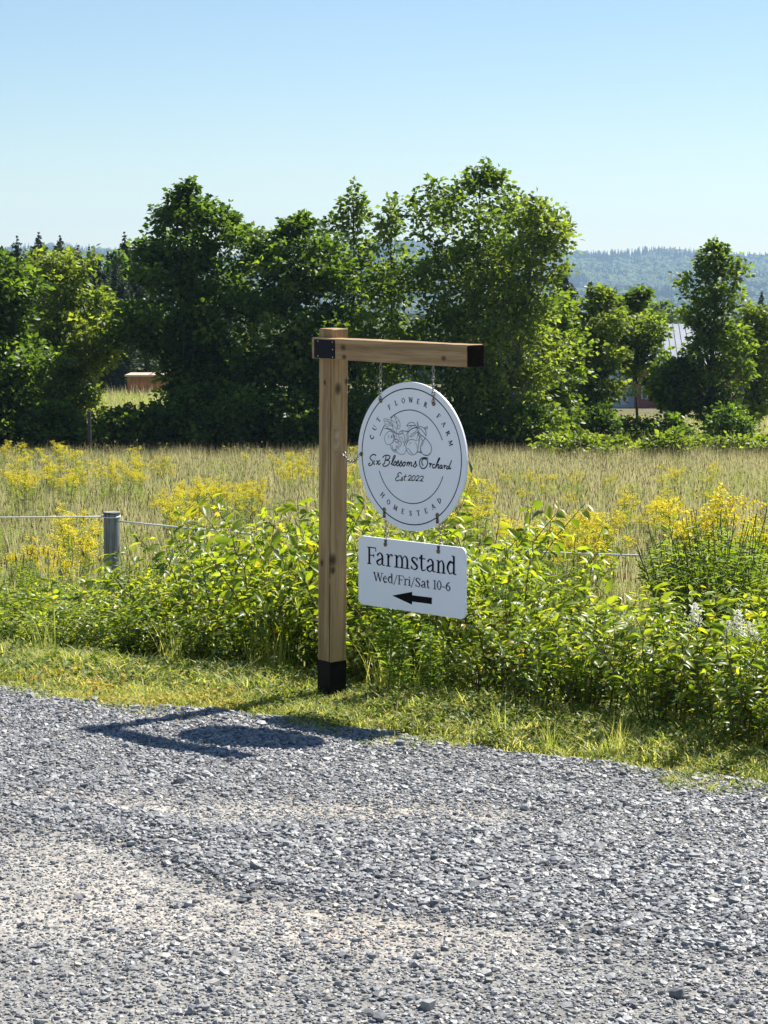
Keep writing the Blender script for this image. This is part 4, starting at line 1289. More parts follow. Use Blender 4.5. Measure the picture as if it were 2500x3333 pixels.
# feathery weed under the farmstand sign
def spire_weed(seed, h, n, ls, mat):
    r = np.random.default_rng(seed)
    mb = MB()
    pts = [np.array([0.03 * math.sin(3 * t) * h, 0.02 * t, h * t]) for t in np.linspace(0, 1, 8)]
    mb.tube(pts, list(np.linspace(0.004, 0.0015, 8)), 4, False)
    t = r.uniform(0.12, 1.0, n) ** 0.8
    P = np.stack([np.interp(t, np.linspace(0, 1, 8), [p[i] for p in pts]) for i in range(3)], 1)
    az = r.uniform(0, 6.283, n)
    D = np.stack([np.cos(az), np.sin(az), r.uniform(0.0, 0.9, n)], 1)
    S = ls * r.uniform(0.6, 1.2, n) * np.interp(t, [0, 0.3, 0.8, 1], [0.7, 1, 0.9, 0.5])
    me = leaf_mesh('foliage', P, D, np.tile([0, 0, 1.0], (n, 1)) + r.normal(0, 0.3, (n, 3)), S, np.clip(r.normal(0.5, 0.25, n), 0, 1), LEAF_SLIM)
    me.materials.append(mat)
    sm = mesh('stem', mb.V, mb.F); sm.materials.append(M_GREENSTEM)
    return sm, me
weeds = [spire_weed(700 + k, 0.5, 120, 0.10, L_SHRUB_W) for k in range(2)]
for px, py, s in ((1262, 2290, 1.0), (1300, 2295, 0.75), (1395, 2310, 0.7)):
    p = lerpz(px, py, -0.02)
    root = empty('narrow_leaved_weed', (p.x, p.y, gz(p.x, p.y)), px)
    root.scale = (s, s, s)
    sm, me = weeds[px % 2]
    link('stem', sm, None, root); link('foliage', me, None, root)
    tag(root, 'upright narrow leaved weed growing in front of the hedge beneath the farmstand sign', 'weed', 'weeds beneath the farmstand sign')

# white plumes in the hedge
M_WHITEFL = leaf_mat('white_blossom', [(0.0, (0.68, 0.66, 0.58)), (1.0, (0.86, 0.85, 0.80))], 0.5, (1.0, 1.0, 0.95), 0.7, 0.2)
def plume(seed, h=0.13, n=260):
    r = np.random.default_rng(seed)
    t = r.random(n)
    rad = 0.042 * (1 - t) ** 0.7 + 0.006
    a = r.uniform(0, 6.283, n)
    P = np.stack([rad * np.cos(a) * r.random(n) ** 0.4, rad * np.sin(a), h * t], 1)
    me = leaf_mesh('flower_plume', P, r.normal(0, 1, (n, 3)), r.normal(0, 1, (n, 3)), r.uniform(0.008, 0.014, n), r.random(n), LEAF_TREE)
    me.materials.append(M_WHITEFL)
    return me
plumes = [plume(720 + k) for k in range(2)]
wst = spire_weed(730, 0.62, 70, 0.06, L_SHRUB)
for px, py, Y, s in ((1262 + 1000, 2020, 8.75, 0.72), (2372, 2060, 8.6, 0.55), (2402, 2050, 8.6, 0.78), (2436, 2058, 8.7, 0.5), (2455, 2072, 8.6, 0.55)):
    p = at(px, py, Y)
    root = empty('white_flowered_plant', (p.x, p.y, p.z - 0.60))
    link('stem', wst[0], None, root); link('foliage', wst[1], None, root)
    o = link('flower_plume', plumes[px % 2], None, root, (0, 0, 0.58)); o.scale = (s, s, s)
    if px < 2300:
        tag(root, 'white plumed flower standing alone in the low hedge past the signs', 'flower')
    else:
        tag(root, 'white plumed flower in a small cluster in the low hedge past the signs', 'flower', 'cluster of white plumed flowers')

# ---- goldenrod ------------------------------------------------------------
M_GOLD = leaf_mat('goldenrod_blossom', [(0.0, (0.52, 0.46, 0.04)), (0.5, (0.80, 0.71, 0.07)), (1.0, (0.90, 0.84, 0.16))], 0.35, (1.1, 1.0, 0.6), 0.7, 0.2, 0.25)
L_GOLDLEAF = leaf_mat('goldenrod_leaf', [(0.0, (0.08, 0.13, 0.025)), (0.5, (0.17, 0.24, 0.04)), (1.0, (0.28, 0.34, 0.06))], 0.5, (1.7, 1.7, 0.55), 0.5, 0.35, 0.35)
def goldenrod(seed, h=1.0, nst=3):
    r = np.random.default_rng(seed)
    mb = MB()
    P, D, S, Q, QD, QS = [], [], [], [], [], []
    for i in range(nst):
        az = r.uniform(0, 6.283); ln = r.uniform(0.02, 0.10 + 0.015 * nst); hh = h * r.uniform(0.72 if nst > 6 else 0.82, 1.0)
        o_ = np.array([math.cos(az), math.sin(az), 0])
        pts = [o_ * (0.05 + ln * t * t) + np.array([0, 0, hh * t]) for t in np.linspace(0, 1, 6)]
        mb.tube(pts, list(np.linspace(0.004, 0.002, 6)), 3, False)
        for t in np.arange(0.12, 0.95, 0.011):
            a = r.uniform(0, 6.283)
            P.append(o_ * (0.05 + ln * t * t) + np.array([0, 0, hh * t]))
            D.append([math.cos(a), math.sin(a), r.uniform(-0.1, 0.8)])
            S.append(r.uniform(0.06, 0.115) * (1.05 - 0.45 * t))
        for j in range(r.integers(4, 8)):
            a = r.uniform(0, 6.283); q0 = pts[-1] - np.array([0, 0, r.uniform(0, 0.10)])
            L = r.uniform(0.05, 0.12)
            for u in np.linspace(0.1, 1, 9):
                c = q0 + np.array([math.cos(a), math.sin(a), 0]) * L * u + np.array([0, 0, L * (0.75 * u - 0.55 * u * u)])
                for _ in range(4):
                    Q.append(c + r.normal(0, 0.010, 3)); QD.append(r.normal(0, 1, 3)); QS.append(r.uniform(0.010, 0.018))
    n, m = len(P), len(Q)
    lm = leaf_mesh('foliage', P, D, np.tile([0, 0, 1.0], (n, 1)) + r.normal(0, 0.3, (n, 3)), S, np.clip(r.normal(0.45, 0.25, n), 0, 1), LEAF_SLIM); lm.materials.append(L_GOLDLEAF)
    fm = leaf_mesh('flower_head', Q, QD, r.normal(0, 1, (m, 3)), QS, r.random(m), LEAF_TREE); fm.materials.append(M_GOLD)
    sm = mesh('stem', mb.V, mb.F); sm.materials.append(M_GREENSTEM)
    return sm, lm, fm
GOLD = [goldenrod(800 + k, 1.0, 3 + k % 3) for k in range(5)]
BUSHY = [goldenrod(820 + k, 1.0, 9) for k in range(3)]
def put_gold(px, py, h, label, group, Y=None, flower=True):
    if Y is None:
        Y = solve_y(px, py, h, 15.6, 59)
    p = at(px, py, Y)
    z0 = gz(p.x, Y)
    root = empty('goldenrod', (p.x, Y, z0 - 0.01), random.uniform(0, 6.28))
    s = max(p.z - z0, 0.3)
    root.scale = (s, s, s)
    sm, lm, fm = random.choice(GOLD if flower else BUSHY)
    link('stem', sm, None, root); link('foliage', lm, None, root)
    if flower:
        link('flower_head', fm, None, root)['kind'] = 'stuff'
    tag(root, label, 'goldenrod' if flower else 'plant', group)
r = np.random.default_rng(61)
PATCH = [((0, 260), (1432, 1535), 26, 0.95, 'in the large far patch beside the leafy trees'), ((230, 470), (1455, 1535), 16, 0.95, 'in the large far patch beside the leafy trees'),
         ((565, 830), (1545, 1630), 24, 0.95, 'in the bright patch between the round fence post and the timber post'),
         ((200, 265), (1625, 1740), 6, 1.0, 'right behind the weathered round fence post'), ((60, 230), (1680, 1790), 6, 1.0, 'right behind the weathered round fence post'),
         ((880, 1030), (1455, 1530), 12, 0.9, 'in the field directly behind the timber sign post'), ((1140, 1175), (1440, 1530), 3, 0.9, 'in the field directly behind the timber sign post'),
         ((1495, 1580), (1545, 1610), 7, 0.95, 'in the field close behind the round sign'),
         ((1680, 2010), (1645, 1720), 20, 1.0, 'in the long row behind the white rope past the signs'),
         ((2020, 2185), (1578, 1650), 11, 0.95, 'in the round clump behind the white rope'),
         ((1780, 1910), (1510, 1555), 6, 0.85, 'in the far field past the signs'), ((2100, 2460), (1490, 1530), 5, 0.85, 'in the far field past the signs'), ((430, 560), (1440, 1500), 5, 0.8, 'in the large far patch beside the leafy trees'),
         ((2455, 2520), (1665, 1730), 4, 1.0, 'in the tall stand that hides the end of the white rope')]
for (xa, xb), (ya, yb), n, h, where in PATCH:
    for _ in range(n):
        put_gold(r.uniform(xa, xb), r.uniform(ya, yb), h * r.uniform(0.85, 1.1), 'yellow goldenrod plant ' + where, 'goldenrod ' + where)
for _ in range(22):
    put_gold(r.uniform(-50, 2550), r.uniform(1455, 1600), 0.8, 'single goldenrod plant scattered thinly through the dry field', 'goldenrod scattered thinly in the field')
for px, py, Y in ((2300, 1610, 12.9), (2345, 1625, 12.9), (2390, 1588, 12.9), (2450, 1612, 13.1)):
    put_gold(px, py, 1.0, 'tall goldenrod plant in the stand that hides the end of the white rope', 'tall goldenrod stand at the rope', Y)
for px, py, Y in ((2215, 1700, 12.5), (2240, 1740, 12.2), (2310, 1720, 12.0), (2400, 1720, 12.0), (2450, 1740, 11.8), (2490, 1760, 11.8), (2380, 1760, 11.7), (2470, 1810, 11.5), (2510, 1700, 12.2), (2280, 1640, 12.6), (2320, 1625, 12.6), (2370, 1620, 12.5), (2410, 1640, 12.6), (2240, 1665, 12.7), (2470, 1660, 12.4), (2290, 1730, 11.9), (2350, 1780, 11.8), (2430, 1790, 11.7), (2265, 1770, 12.0), (2260, 1690, 12.4), (2330, 1660, 12.3), (2300, 1680, 12.2), (2430, 1680, 12.2), (2360, 1690, 12.4)):
    put_gold(px, py, 1.0, 'leafy goldenrod plant without flowers in the tall stand at the white rope', 'flowerless goldenrod at the rope', Y, False)
for px, py, Y in ((20, 1790, 13.8), (70, 1760, 14.0), (110, 1800, 13.6), (160, 1790, 13.8), (40, 1850, 13.0), (130, 1860, 12.9), (210, 1840, 13.2), (270, 1800, 14.0), (430, 1760, 14.2), (470, 1790, 13.8), (1650, 1730, 13.0), (1700, 1760, 12.6), (1745, 1800, 12.3), (1860, 1820, 12.5), (-30, 1780, 14.0), (-60, 1840, 13.2), (310, 1830, 13.6), (520, 1770, 14.4), (560, 1800, 13.8)):
    put_gold(px, py, 1.0, 'leafy goldenrod plant without flowers near the round fence post' if px < 700 else 'leafy goldenrod plant without flowers close behind the shrubs past the signs',
             'flowerless goldenrod near the round fence post' if px < 700 else 'flowerless goldenrod past the signs', Y, False)

for k in range(3):
    dry.append(GOLD[k][1])                                   # leafy forbs growing among the grass
meadow_src = source_collection('meadow_source', dry)
r = np.random.default_rng(9)
xs, ys = [], []
for y0 in np.arange(11.5, 62, 0.5):
    wv = 2 * (0.2 * y0 + 1.6)
    n = int(wv * 0.5 * np.interp(y0, [11, 22, 40, 62], [22, 17, 10, 8]))
    xs.append(r.uniform(-wv / 2, wv / 2, n)); ys.append(r.uniform(y0, y0 + 0.5, n))
x = np.concatenate(xs); y = np.concatenate(ys)
k = (y - edge_y(x)) > 4.1 + 0.5 * r.random(len(x))
x, y = x[k], y[k]
grn = noise2(x, y, 3.2, 33)
idx = np.where(r.random(len(x)) < (sstep(0.35, 0.75, grn) * 0.8 + 0.12) * np.interp(y, [12, 30, 55], [1.0, 0.8, 0.35]), r.integers(6, 9, len(x)), r.integers(0, 6, len(x)))
forb = r.random(len(x)) < sstep(0.42, 0.75, noise2(x, y, 2.1, 35)) * np.interp(y, [12, 26, 50], [0.55, 0.42, 0.12])
idx = np.where(forb, r.integers(9, 12, len(x)), idx)
s = r.uniform(0.8, 1.15, len(x)) * np.where(forb, 0.72, 1.0) * np.interp(y, [11, 30, 62], [1.0, 0.95, 0.9])
o = scatter('meadow_grass', np.stack([x, y, ground_z(x, y) - 0.02], 1), np.stack([r.normal(0, 0.06, len(x)), r.normal(0, 0.06, len(x)), r.uniform(0, 6.28, len(x))], 1),
            np.stack([s * 1.1, s * 1.1, s], 1), idx, meadow_src)
tag(o, 'tall dry straw coloured meadow grass in the field', 'grass', kind='stuff')


# ================================================================== TREES
def tree_mat(name, a, b, c, tr=0.58):
    return leaf_mat(name, [(0.0, a), (0.5, b), (1.0, c)], tr, (1.75, 1.8, 0.55), 0.42, 0.34)
TL_DARK = tree_mat('maple_leaf', (0.036, 0.066, 0.018), (0.085, 0.140, 0.030), (0.18, 0.245, 0.048))
TL_MID = tree_mat('birch_leaf', (0.050, 0.082, 0.020), (0.115, 0.168, 0.036), (0.22, 0.275, 0.058))
TL_LIGHT = tree_mat('willow_leaf', (0.072, 0.105, 0.026), (0.155, 0.200, 0.046), (0.27, 0.31, 0.075))
M_BARK = plain('grey_brown_bark', (0.075, 0.062, 0.05), 0.9, noise=0.5, nscale=9, bump=0.5)
M_BARKL = plain('pale_grey_bark', (0.16, 0.15, 0.135), 0.85, noise=0.5, nscale=9, bump=0.5)

def crown_tree(name, label, Y, outline, base_px, mat, seed, n_clump=230, n_leaf=75, ls=0.13, shoots=(), trunk_r=0.11, bark=M_BARK, open_=0.0, trunk_top=0.93, group=None, depth=0.85, base_py=None):
    """outline: rows (py, px_left, px_right) of the crown as seen, at distance Y; it becomes a round volume there"""
    r = np.random.default_rng(seed)
    ys = np.array([q[0] for q in outline], float); l = np.array([q[1] for q in outline], float); rr = np.array([q[2] for q in outline], float)
    ppm = FPX / Y
    base = at(base_px, 1500, Y); zg = gz(base.x, Y)
    root = empty(name, (base.x, Y, zg))
    tag(root, label, 'tree', group)
    def loc(px, py, dy=0.0):
        p = at(px, py, Y)
        return np.array([p.x - base.x, dy, p.z - zg])
    wts = np.maximum(rr - l, 12); cdf = np.cumsum(0.5 * (wts[1:] + wts[:-1]) * np.diff(ys)); cdf = np.concatenate([[0], cdf / cdf[-1]])
    C, A, Ln, Rd = [], [], [], []
    ttop = float(ys[0])
    for _ in range(int(n_clump * 1.25)):
        py = np.interp(r.random(), cdf, ys)
        a, b = np.interp(py, ys, l), np.interp(py, ys, rr)
        w_ = (b - a) * 0.16
        a += w_ * (math.sin(py / 37.0 + seed) + 0.8 * math.sin(py / 17.0 + 2 * seed)); b += w_ * (math.sin(py / 41.0 + 3 * seed) + 0.8 * math.sin(py / 19.0 + 5 * seed))
        mid, hw = (a + b) / 2, (b - a) / 2
        ph = r.uniform(0, 6.283); rho = r.random() ** 0.42 * (1.0 if r.random() > 0.12 else r.uniform(1.0, 1.3))
        px = mid + hw * rho * math.cos(ph)
        dy = depth * hw / ppm * rho * math.sin(ph)
        C.append(loc(px, py, dy))
        out = np.array([math.cos(ph), math.sin(ph), 0]) * rho
        A.append(unit(out * 0.8 + np.array([0, 0, 0.6]) + r.normal(0, 0.25, 3)))
        edge = min(1.0, hw / ppm / 0.6)
        Ln.append(r.uniform(0.28, 0.62) * (0.5 + 0.5 * edge)); Rd.append(r.uniform(0.15, 0.29) * (0.5 + 0.5 * edge))
    for px, py in shoots:                                   # single upright shoots breaking the outline
        for k in range(3):
            C.append(loc(px + r.normal(0, 6), py + 26 * k + 8)); A.append(unit(np.array([r.normal(0, 0.12), 0, 1.0]))); Ln.append(0.5); Rd.append(0.09 + 0.05 * k)
    C, A, Ln, Rd = map(np.array, (C, A, Ln, Rd))
    n = len(C)
    # leaves
    ctint = np.clip(r.normal(0.42, 0.21, n), 0.02, 0.95)
    ci = np.repeat(np.arange(n), int(n_leaf * 0.48))
    keep = r.random(len(ci)) > open_ * r.random(n)[ci]
    ci = ci[keep]
    t = r.uniform(-0.5, 0.5, len(ci)); wob = r.normal(0, 1, (len(ci), 3)) * np.array([1.15, 1.15, 0.62])
    P = C[ci] + A[ci] * (t * Ln[ci])[:, None] + wob * (Rd[ci] * (1.0 - 0.7 * np.clip(t + 0.2, 0, 0.7)) * 0.62)[:, None]
    P[:, 2] = np.maximum(P[:, 2], 0.15)
    D = unit(wob * 0.9 + A[ci] * 0.4 + np.array([0, 0, -0.35]))
    Nn = unit(r.normal(0, 0.75, (len(ci), 3)) + np.array([0, 0, 0.8]))
    tin = np.clip(ctint[ci] + r.normal(0, 0.13, len(ci)) + 0.12 * t, 0, 1)
    me = leaf_mesh('crown', P, D, Nn, 1.42 * ls * r.uniform(0.65, 1.25, len(ci)), tin, LEAF_TREE)
    cr = link('crown', me, mat, root)
    # trunk and limbs
    top = loc(np.interp(ttop + 40, ys, (l + rr) / 2), ttop + (1 - trunk_top) * 800)
    H = top[2]
    mb = MB()
    tp = [np.array([0, 0, -0.1])] + [np.array([top[0] * s ** 1.5 + 0.05 * math.sin(5 * s + seed), 0.05 * math.cos(4 * s + seed), H * s]) for s in np.linspace(0.06, 1, 10)]
    mb.tube(tp, [trunk_r * 1.25] + list(np.linspace(trunk_r, 0.02, 10)), 8)
    order = r.permutation(n)[: min(n, 60)]
    for i in order:
        e = C[i]
        f = np.clip((e[2] / H) - 0.12 - 0.35 * np.hypot(e[0], e[1]) / H * 1.3, 0.08, 0.92)
        k = f * 10; j = min(int(k), 9)
        s0 = tp[j] * (1 - (k - j)) + tp[j + 1] * (k - j)
        m = (s0 + e) / 2 + np.array([0, 0, -0.10 * np.linalg.norm(e - s0)]) + r.normal(0, 0.05, 3)
        q = trunk_r * 0.42 * (1 - f) + 0.012
        mb.tube([s0, m, e], [q, q * 0.65, 0.006], 5, False)
    mb.build('trunk', bark, root, True)
    return root

# outlines traced as the crowns show, rows (py, left, right), top first
crown_tree('leafy_tree', 'tall dense broad-leaved tree with pointed top and upright shoots', 62,
           [(600, 600, 635), (640, 560, 660), (700, 520, 700), (760, 490, 770), (830, 480, 790), (920, 440, 800), (1050, 400, 800), (1170, 470, 790), (1230, 540, 800), (1300, 540, 800), (1440, 500, 800)], 590, TL_DARK, 1,
           430, 80, 0.125, [(600, 612), (628, 600), (700, 660), (750, 680), (770, 720), (505, 705), (560, 640)], 0.12)
crown_tree('leafy_tree', 'dark broad-leaved tree with rounded top behind the timber post', 61,
           [(715, 950, 1010), (760, 880, 1060), (800, 820, 1090), (870, 780, 1130), (980, 740, 1160), (1120, 720, 1180), (1280, 720, 1200), (1440, 740, 1190)], 950, TL_DARK, 2,
           420, 80, 0.125, [(985, 712), (905, 760), (840, 790), (1050, 760), (940, 735)], 0.12)
crown_tree('slender_tree', 'slim open young tree whose thin top shows sky, between dark tree and big tree', 63,
           [(615, 1130, 1170), (660, 1100, 1185), (720, 1090, 1190), (800, 1100, 1210), (900, 1080, 1230), (1050, 1080, 1240), (1250, 1090, 1250), (1430, 1100, 1240)], 1160, TL_MID, 3,
           120, 60, 0.12, [(1150, 605), (1180, 640), (1105, 690)], 0.05, M_BARK, 0.5)
crown_tree('slender_tree', 'second slim open young tree, its thin top against the tallest crown', 64,
           [(665, 1255, 1285), (720, 1230, 1300), (800, 1210, 1320), (900, 1200, 1330), (1050, 1190, 1340), (1250, 1190, 1340), (1430, 1200, 1330)], 1275, TL_MID, 4,
           120, 60, 0.12, [(1272, 655), (1290, 690)], 0.05, M_BARK, 0.5)
crown_tree('large_tree', 'tallest tree of the row with several grey stems and open spreading crown', 62,
           [(535, 1555, 1590), (580, 1490, 1640), (640, 1380, 1700), (700, 1340, 1760), (760, 1330, 1800), (850, 1310, 1780), (960, 1290, 1760), (1100, 1270, 1740), (1250, 1270, 1740), (1420, 1300, 1720)], 1530, TL_MID, 5,
           520, 66, 0.12, [(1570, 530), (1540, 565), (1620, 560), (1400, 595), (1430, 590), (1360, 640), (1480, 600), (1665, 610), (1690, 640)], 0.12, M_BARKL, 0.4)
crown_tree('arching_tree', 'yellow green tree leaning out past the tallest tree with drooping side boughs', 60,
           [(650, 1700, 1790), (690, 1690, 1830), (740, 1660, 1860), (800, 1640, 1840), (860, 1560, 1790), (960, 1500, 1790), (1080, 1480, 1830), (1200, 1470, 1850), (1320, 1490, 1830), (1440, 1520, 1800)], 1650, TL_LIGHT, 6,
           330, 66, 0.115, [(1800, 690), (1845, 730), (1750, 650)], 0.09, M_BARKL, 0.45)
crown_tree('broadleaf_tree', 'fresh green young tree whose crown hides one end of the red house', 70,
           [(945, 1920, 1960), (990, 1880, 2010), (1060, 1840, 2050), (1150, 1780, 2050), (1220, 1770, 2000), (1350, 1790, 1990), (1440, 1820, 1970)], 1900, TL_LIGHT, 7,
           230, 70, 0.13, [(1925, 940), (1990, 960)], 0.07)
crown_tree('broadleaf_tree', 'green young tree in front of the grey roof ridge and cupola', 74,
           [(948, 2075, 2100), (990, 2030, 2130), (1040, 2000, 2155), (1110, 1990, 2150), (1180, 2000, 2120), (1205, 2010, 2090)], 2070, TL_MID, 8,
           140, 70, 0.13, [(2082, 945), (2030, 985)], 0.06, M_BARK, 0.2)
crown_tree('small_dark_tree', 'small dark round tree with a forked trunk before the red wall', 72,
           [(1165, 2160, 2210), (1200, 2135, 2240), (1250, 2130, 2250), (1300, 2135, 2240), (1340, 2145, 2220)], 2172, TL_DARK, 9,
           100, 75, 0.12, [], 0.09, M_BARK, 0.1, 0.75)
crown_tree('upright_tree', 'tall narrow tree with dark trunk in front of the grey metal roof', 72,
           [(795, 2325, 2350), (840, 2270, 2380), (900, 2250, 2400), (970, 2230, 2410), (1030, 2230, 2415), (1100, 2235, 2425), (1180, 2245, 2425), (1280, 2255, 2425), (1400, 2270, 2410)], 2312, TL_MID, 10,
           210, 66, 0.13, [(2335, 790), (2290, 830), (2360, 830), (2395, 890)], 0.12, M_BARK, 0.45)
crown_tree('broadleaf_tree', 'yellowish leafy tree beside the tall narrow tree on the far side of the house', 76,
           [(1000, 2420, 2470), (1050, 2390, 2520), (1150, 2380, 2560), (1250, 2390, 2560), (1360, 2400, 2500)], 2450, TL_LIGHT, 11,
           130, 70, 0.13, [(2440, 1000)], 0.07, M_BARK, 0.2)
crown_tree('leafy_tree', 'dense tree with lobed maple-like crown at the far end of the tree row', 60,
           [(850, -60, 40), (900, -120, 75), (1000, -180, 95), (1150, -200, 120), (1300, -200, 160), (1430, -180, 150)], 10, TL_DARK, 12,
           330, 80, 0.13, [(20, 845), (50, 880)], 0.10)
crown_tree('spreading_tree', 'pale green spreading tree with whitish limbs left of the gap with the shed', 63,
           [(830, 130, 260), (870, 90, 300), (950, 90, 330), (1000, 100, 370), (1080, 110, 420), (1130, 120, 455), (1165, 120, 410), (1200, 90, 320), (1260, 90, 300), (1330, 70, 300), (1430, 60, 300)], 185, TL_LIGHT, 13,
           420, 66, 0.115, [(150, 830), (230, 835)], 0.09, M_BARKL, 0.4)
# low trees and bushes along the foot of the row
def bush(label, Y, outline, bpx, mat, seed, n=60, group=None):
    root = crown_tree('bush', label, Y, outline, bpx, mat, seed, n, 70, 0.11, [], 0.03, M_BARK, 0.1, 0.8, group)
    root['category'] = 'bush'
low = [(1490, 1820, 1330, 1480, TL_DARK), (1330, 1520, 1360, 1470, TL_DARK), (640, 860, 1280, 1440, TL_DARK), (540, 740, 1270, 1440, TL_DARK), (400, 540, 1335, 1440, TL_DARK), (840, 1060, 1290, 1440, TL_DARK), (1060, 1340, 1280, 1450, TL_DARK),
       (60, 300, 1330, 1440, TL_DARK), (300, 450, 1350, 1440, TL_MID), (-120, 100, 1310, 1440, TL_DARK)]
for i, (a, b, t, bt, mt) in enumerate(low):
    m_ = (a + b) / 2
    bush('dark leafy bush at the foot of the tree row along the meadow edge', 59.5 - 0.4 * (i % 3), [(t, m_ - 50, m_ + 50), (t + 40, a + 15, b - 15), ((t + bt) / 2 + 20, a, b), (bt, a + 10, b - 10)], m_, mt, 40 + i, 90 if b - a > 180 else 55, 'bushes at the foot of the tree row')
for i, (a, b, t, bt) in enumerate([(1780, 1960, 1425, 1500), (1930, 2090, 1440, 1500), (2080, 2230, 1430, 1505), (2210, 2350, 1440, 1505), (2330, 2480, 1440, 1510), (2450, 2600, 1430, 1510)]):
    m_ = (a + b) / 2
    bush('low bright green bramble bush at the meadow edge before the red house', 56.5 + (i % 2), [(t, m_ - 40, m_ + 40), (t + 25, a, b), (bt, a, b)], m_, TL_LIGHT, 60 + i, 60, 'bramble bushes before the red house')
for i, (a, b, t, bt) in enumerate([(1880, 2010, 1330, 1440), (1990, 2130, 1365, 1440), (2140, 2260, 1360, 1440), (2280, 2440, 1330, 1445)]):
    m_ = (a + b) / 2
    bush('dark bush under the young trees before the red house', 68 + (i % 2), [(t, m_ - 30, m_ + 30), (t + 30, a + 10, b - 10), (bt, a, b)], m_, TL_DARK if i != 1 else TL_MID, 70 + i, 42, 'dark bushes before the red house')

# conifers further back
M_NEEDLE = leaf_mat('spruce_needles', [(0.0, (0.022, 0.040, 0.020)), (0.5, (0.045, 0.072, 0.032)), (1.0, (0.085, 0.115, 0.05))], 0.25, (1.4, 1.4, 0.7), 0.6, 0.3)
def conifer(px, py_top, w_px, Y, label, seed, group=None, loose=0.0):
    r = np.random.default_rng(seed)
    p = at(px, py_top, Y); zg = gz(p.x, Y); H = p.z - zg; W = w_px / FPX * Y / 2
    root = empty('conifer', (p.x, Y, zg)); tag(root, label, 'conifer', group)
    MB().tube([(0, 0, -0.1), (0.02, 0, H * 0.5), (0, 0, H * 0.995)], [0.02 * H + 0.05, 0.012 * H + 0.03, 0.015], 7).build('trunk', M_BARK, root, True)
    P, D, N_, S = [], [], [], []
    z = H
    while z > 0.1 * H:
        f = (H - z) / H
        rad = W * min(1.0, 0.015 + 3.4 * f)
        nb = int(3 + 6 * min(1, f * 3))
        for b in range(nb):
            az = r.uniform(0, 6.283); L = rad * r.uniform(0.45 - 0.2 * loose, 1.15)
            o_ = np.array([math.cos(az), math.sin(az), 0])
            for u in np.linspace(0.12, 1, 7):
                c = np.array([0, 0, z]) + o_ * L * u + np.array([0, 0, -0.32 * L * u + 0.18 * L * u * u])
                for _ in range(3):
                    P.append(c + r.normal(0, 0.05 * H / 8 * min(1, 0.2 + f * 4), 3)); D.append(o_ * 0.8 + r.normal(0, 0.5, 3) + np.array([0, 0, -0.15])); N_.append(np.array([0, 0, 1.0]) + r.normal(0, 0.5, 3)); S.append(H * 0.035 * r.uniform(0.7, 1.3) * (0.22 + 0.78 * min(1, f * 4)))
        z -= H * 0.015 * r.uniform(0.7, 1.4)
    n = len(P)
    me = leaf_mesh('crown', P, D, N_, S, np.clip(r.normal(0.45, 0.22, n), 0, 1), LEAF_TREE)
    link('crown', me, M_NEEDLE, root)
for i, (px, py, w, Y) in enumerate([(55, 770, 150, 118), (125, 758, 160, 122), (195, 768, 140, 116), (20, 830, 130, 112), (255, 800, 110, 120), (290, 805, 100, 126), (320, 830, 110, 118), (350, 820, 80, 124), (405, 757, 110, 130), (380, 850, 130, 116), (440, 850, 130, 122), (90, 830, 140, 112), (230, 850, 130, 112), (470, 830, 110, 128)]):
    conifer(px, py, w, Y, 'dark spruce in the stand behind the pale spreading tree' if i != 8 else 'tallest spruce of the stand, its tip standing alone against the hill', 900 + i, None if i == 8 else 'spruces behind the pale spreading tree', 0.5)
conifer(1835, 862, 150, 128, 'dark spruce standing by itself behind the leaning yellow green tree', 930)
conifer(2480, 950, 60, 190, 'dark narrow spruce beyond the red house at the edge of the valley', 931, 'spruces beyond the red house')
conifer(2510, 965, 60, 195, 'dark narrow spruce beyond the red house at the edge of the valley', 932, 'spruces beyond the red house')

for i, (a, b, t) in enumerate([(-60, 90, 815), (40, 190, 800), (150, 290, 812), (240, 370, 835), (320, 450, 822), (400, 520, 860)]):
    m_ = (a + b) / 2
    crown_tree('woodland_tree', 'dark woodland tree among the spruces behind the pale spreading tree', 122 + 2 * (i % 3), [(t, m_ - 14, m_ + 14), (t + 50, a + 20, b - 20), (t + 150, a, b), (t + 330, a - 10, b + 10), (t + 430, a, b)], m_, TL_DARK, 300 + i, 90, 60, 0.2, [], 0.12, M_BARK, 0.1, 0.8, 'woodland trees among the spruces')
crown_tree('broadleaf_tree', 'young green tree joining the leaning tree and the fresh green tree', 66,
           [(985, 1830, 1850), (1030, 1790, 1880), (1120, 1760, 1890), (1250, 1740, 1880), (1440, 1750, 1860)], 1820, TL_MID, 14, 120, 66, 0.125, [(1842, 980)], 0.06, M_BARK, 0.2)
crown_tree('broadleaf_tree', 'leafy tree behind the roof end of the red house', 235,
           [(985, 2110, 2190), (1010, 2060, 2250), (1050, 2040, 2260), (1110, 2040, 2250)], 2150, TL_MID, 15, 60, 60, 0.34, [], 0.15, M_BARK, 0.1)
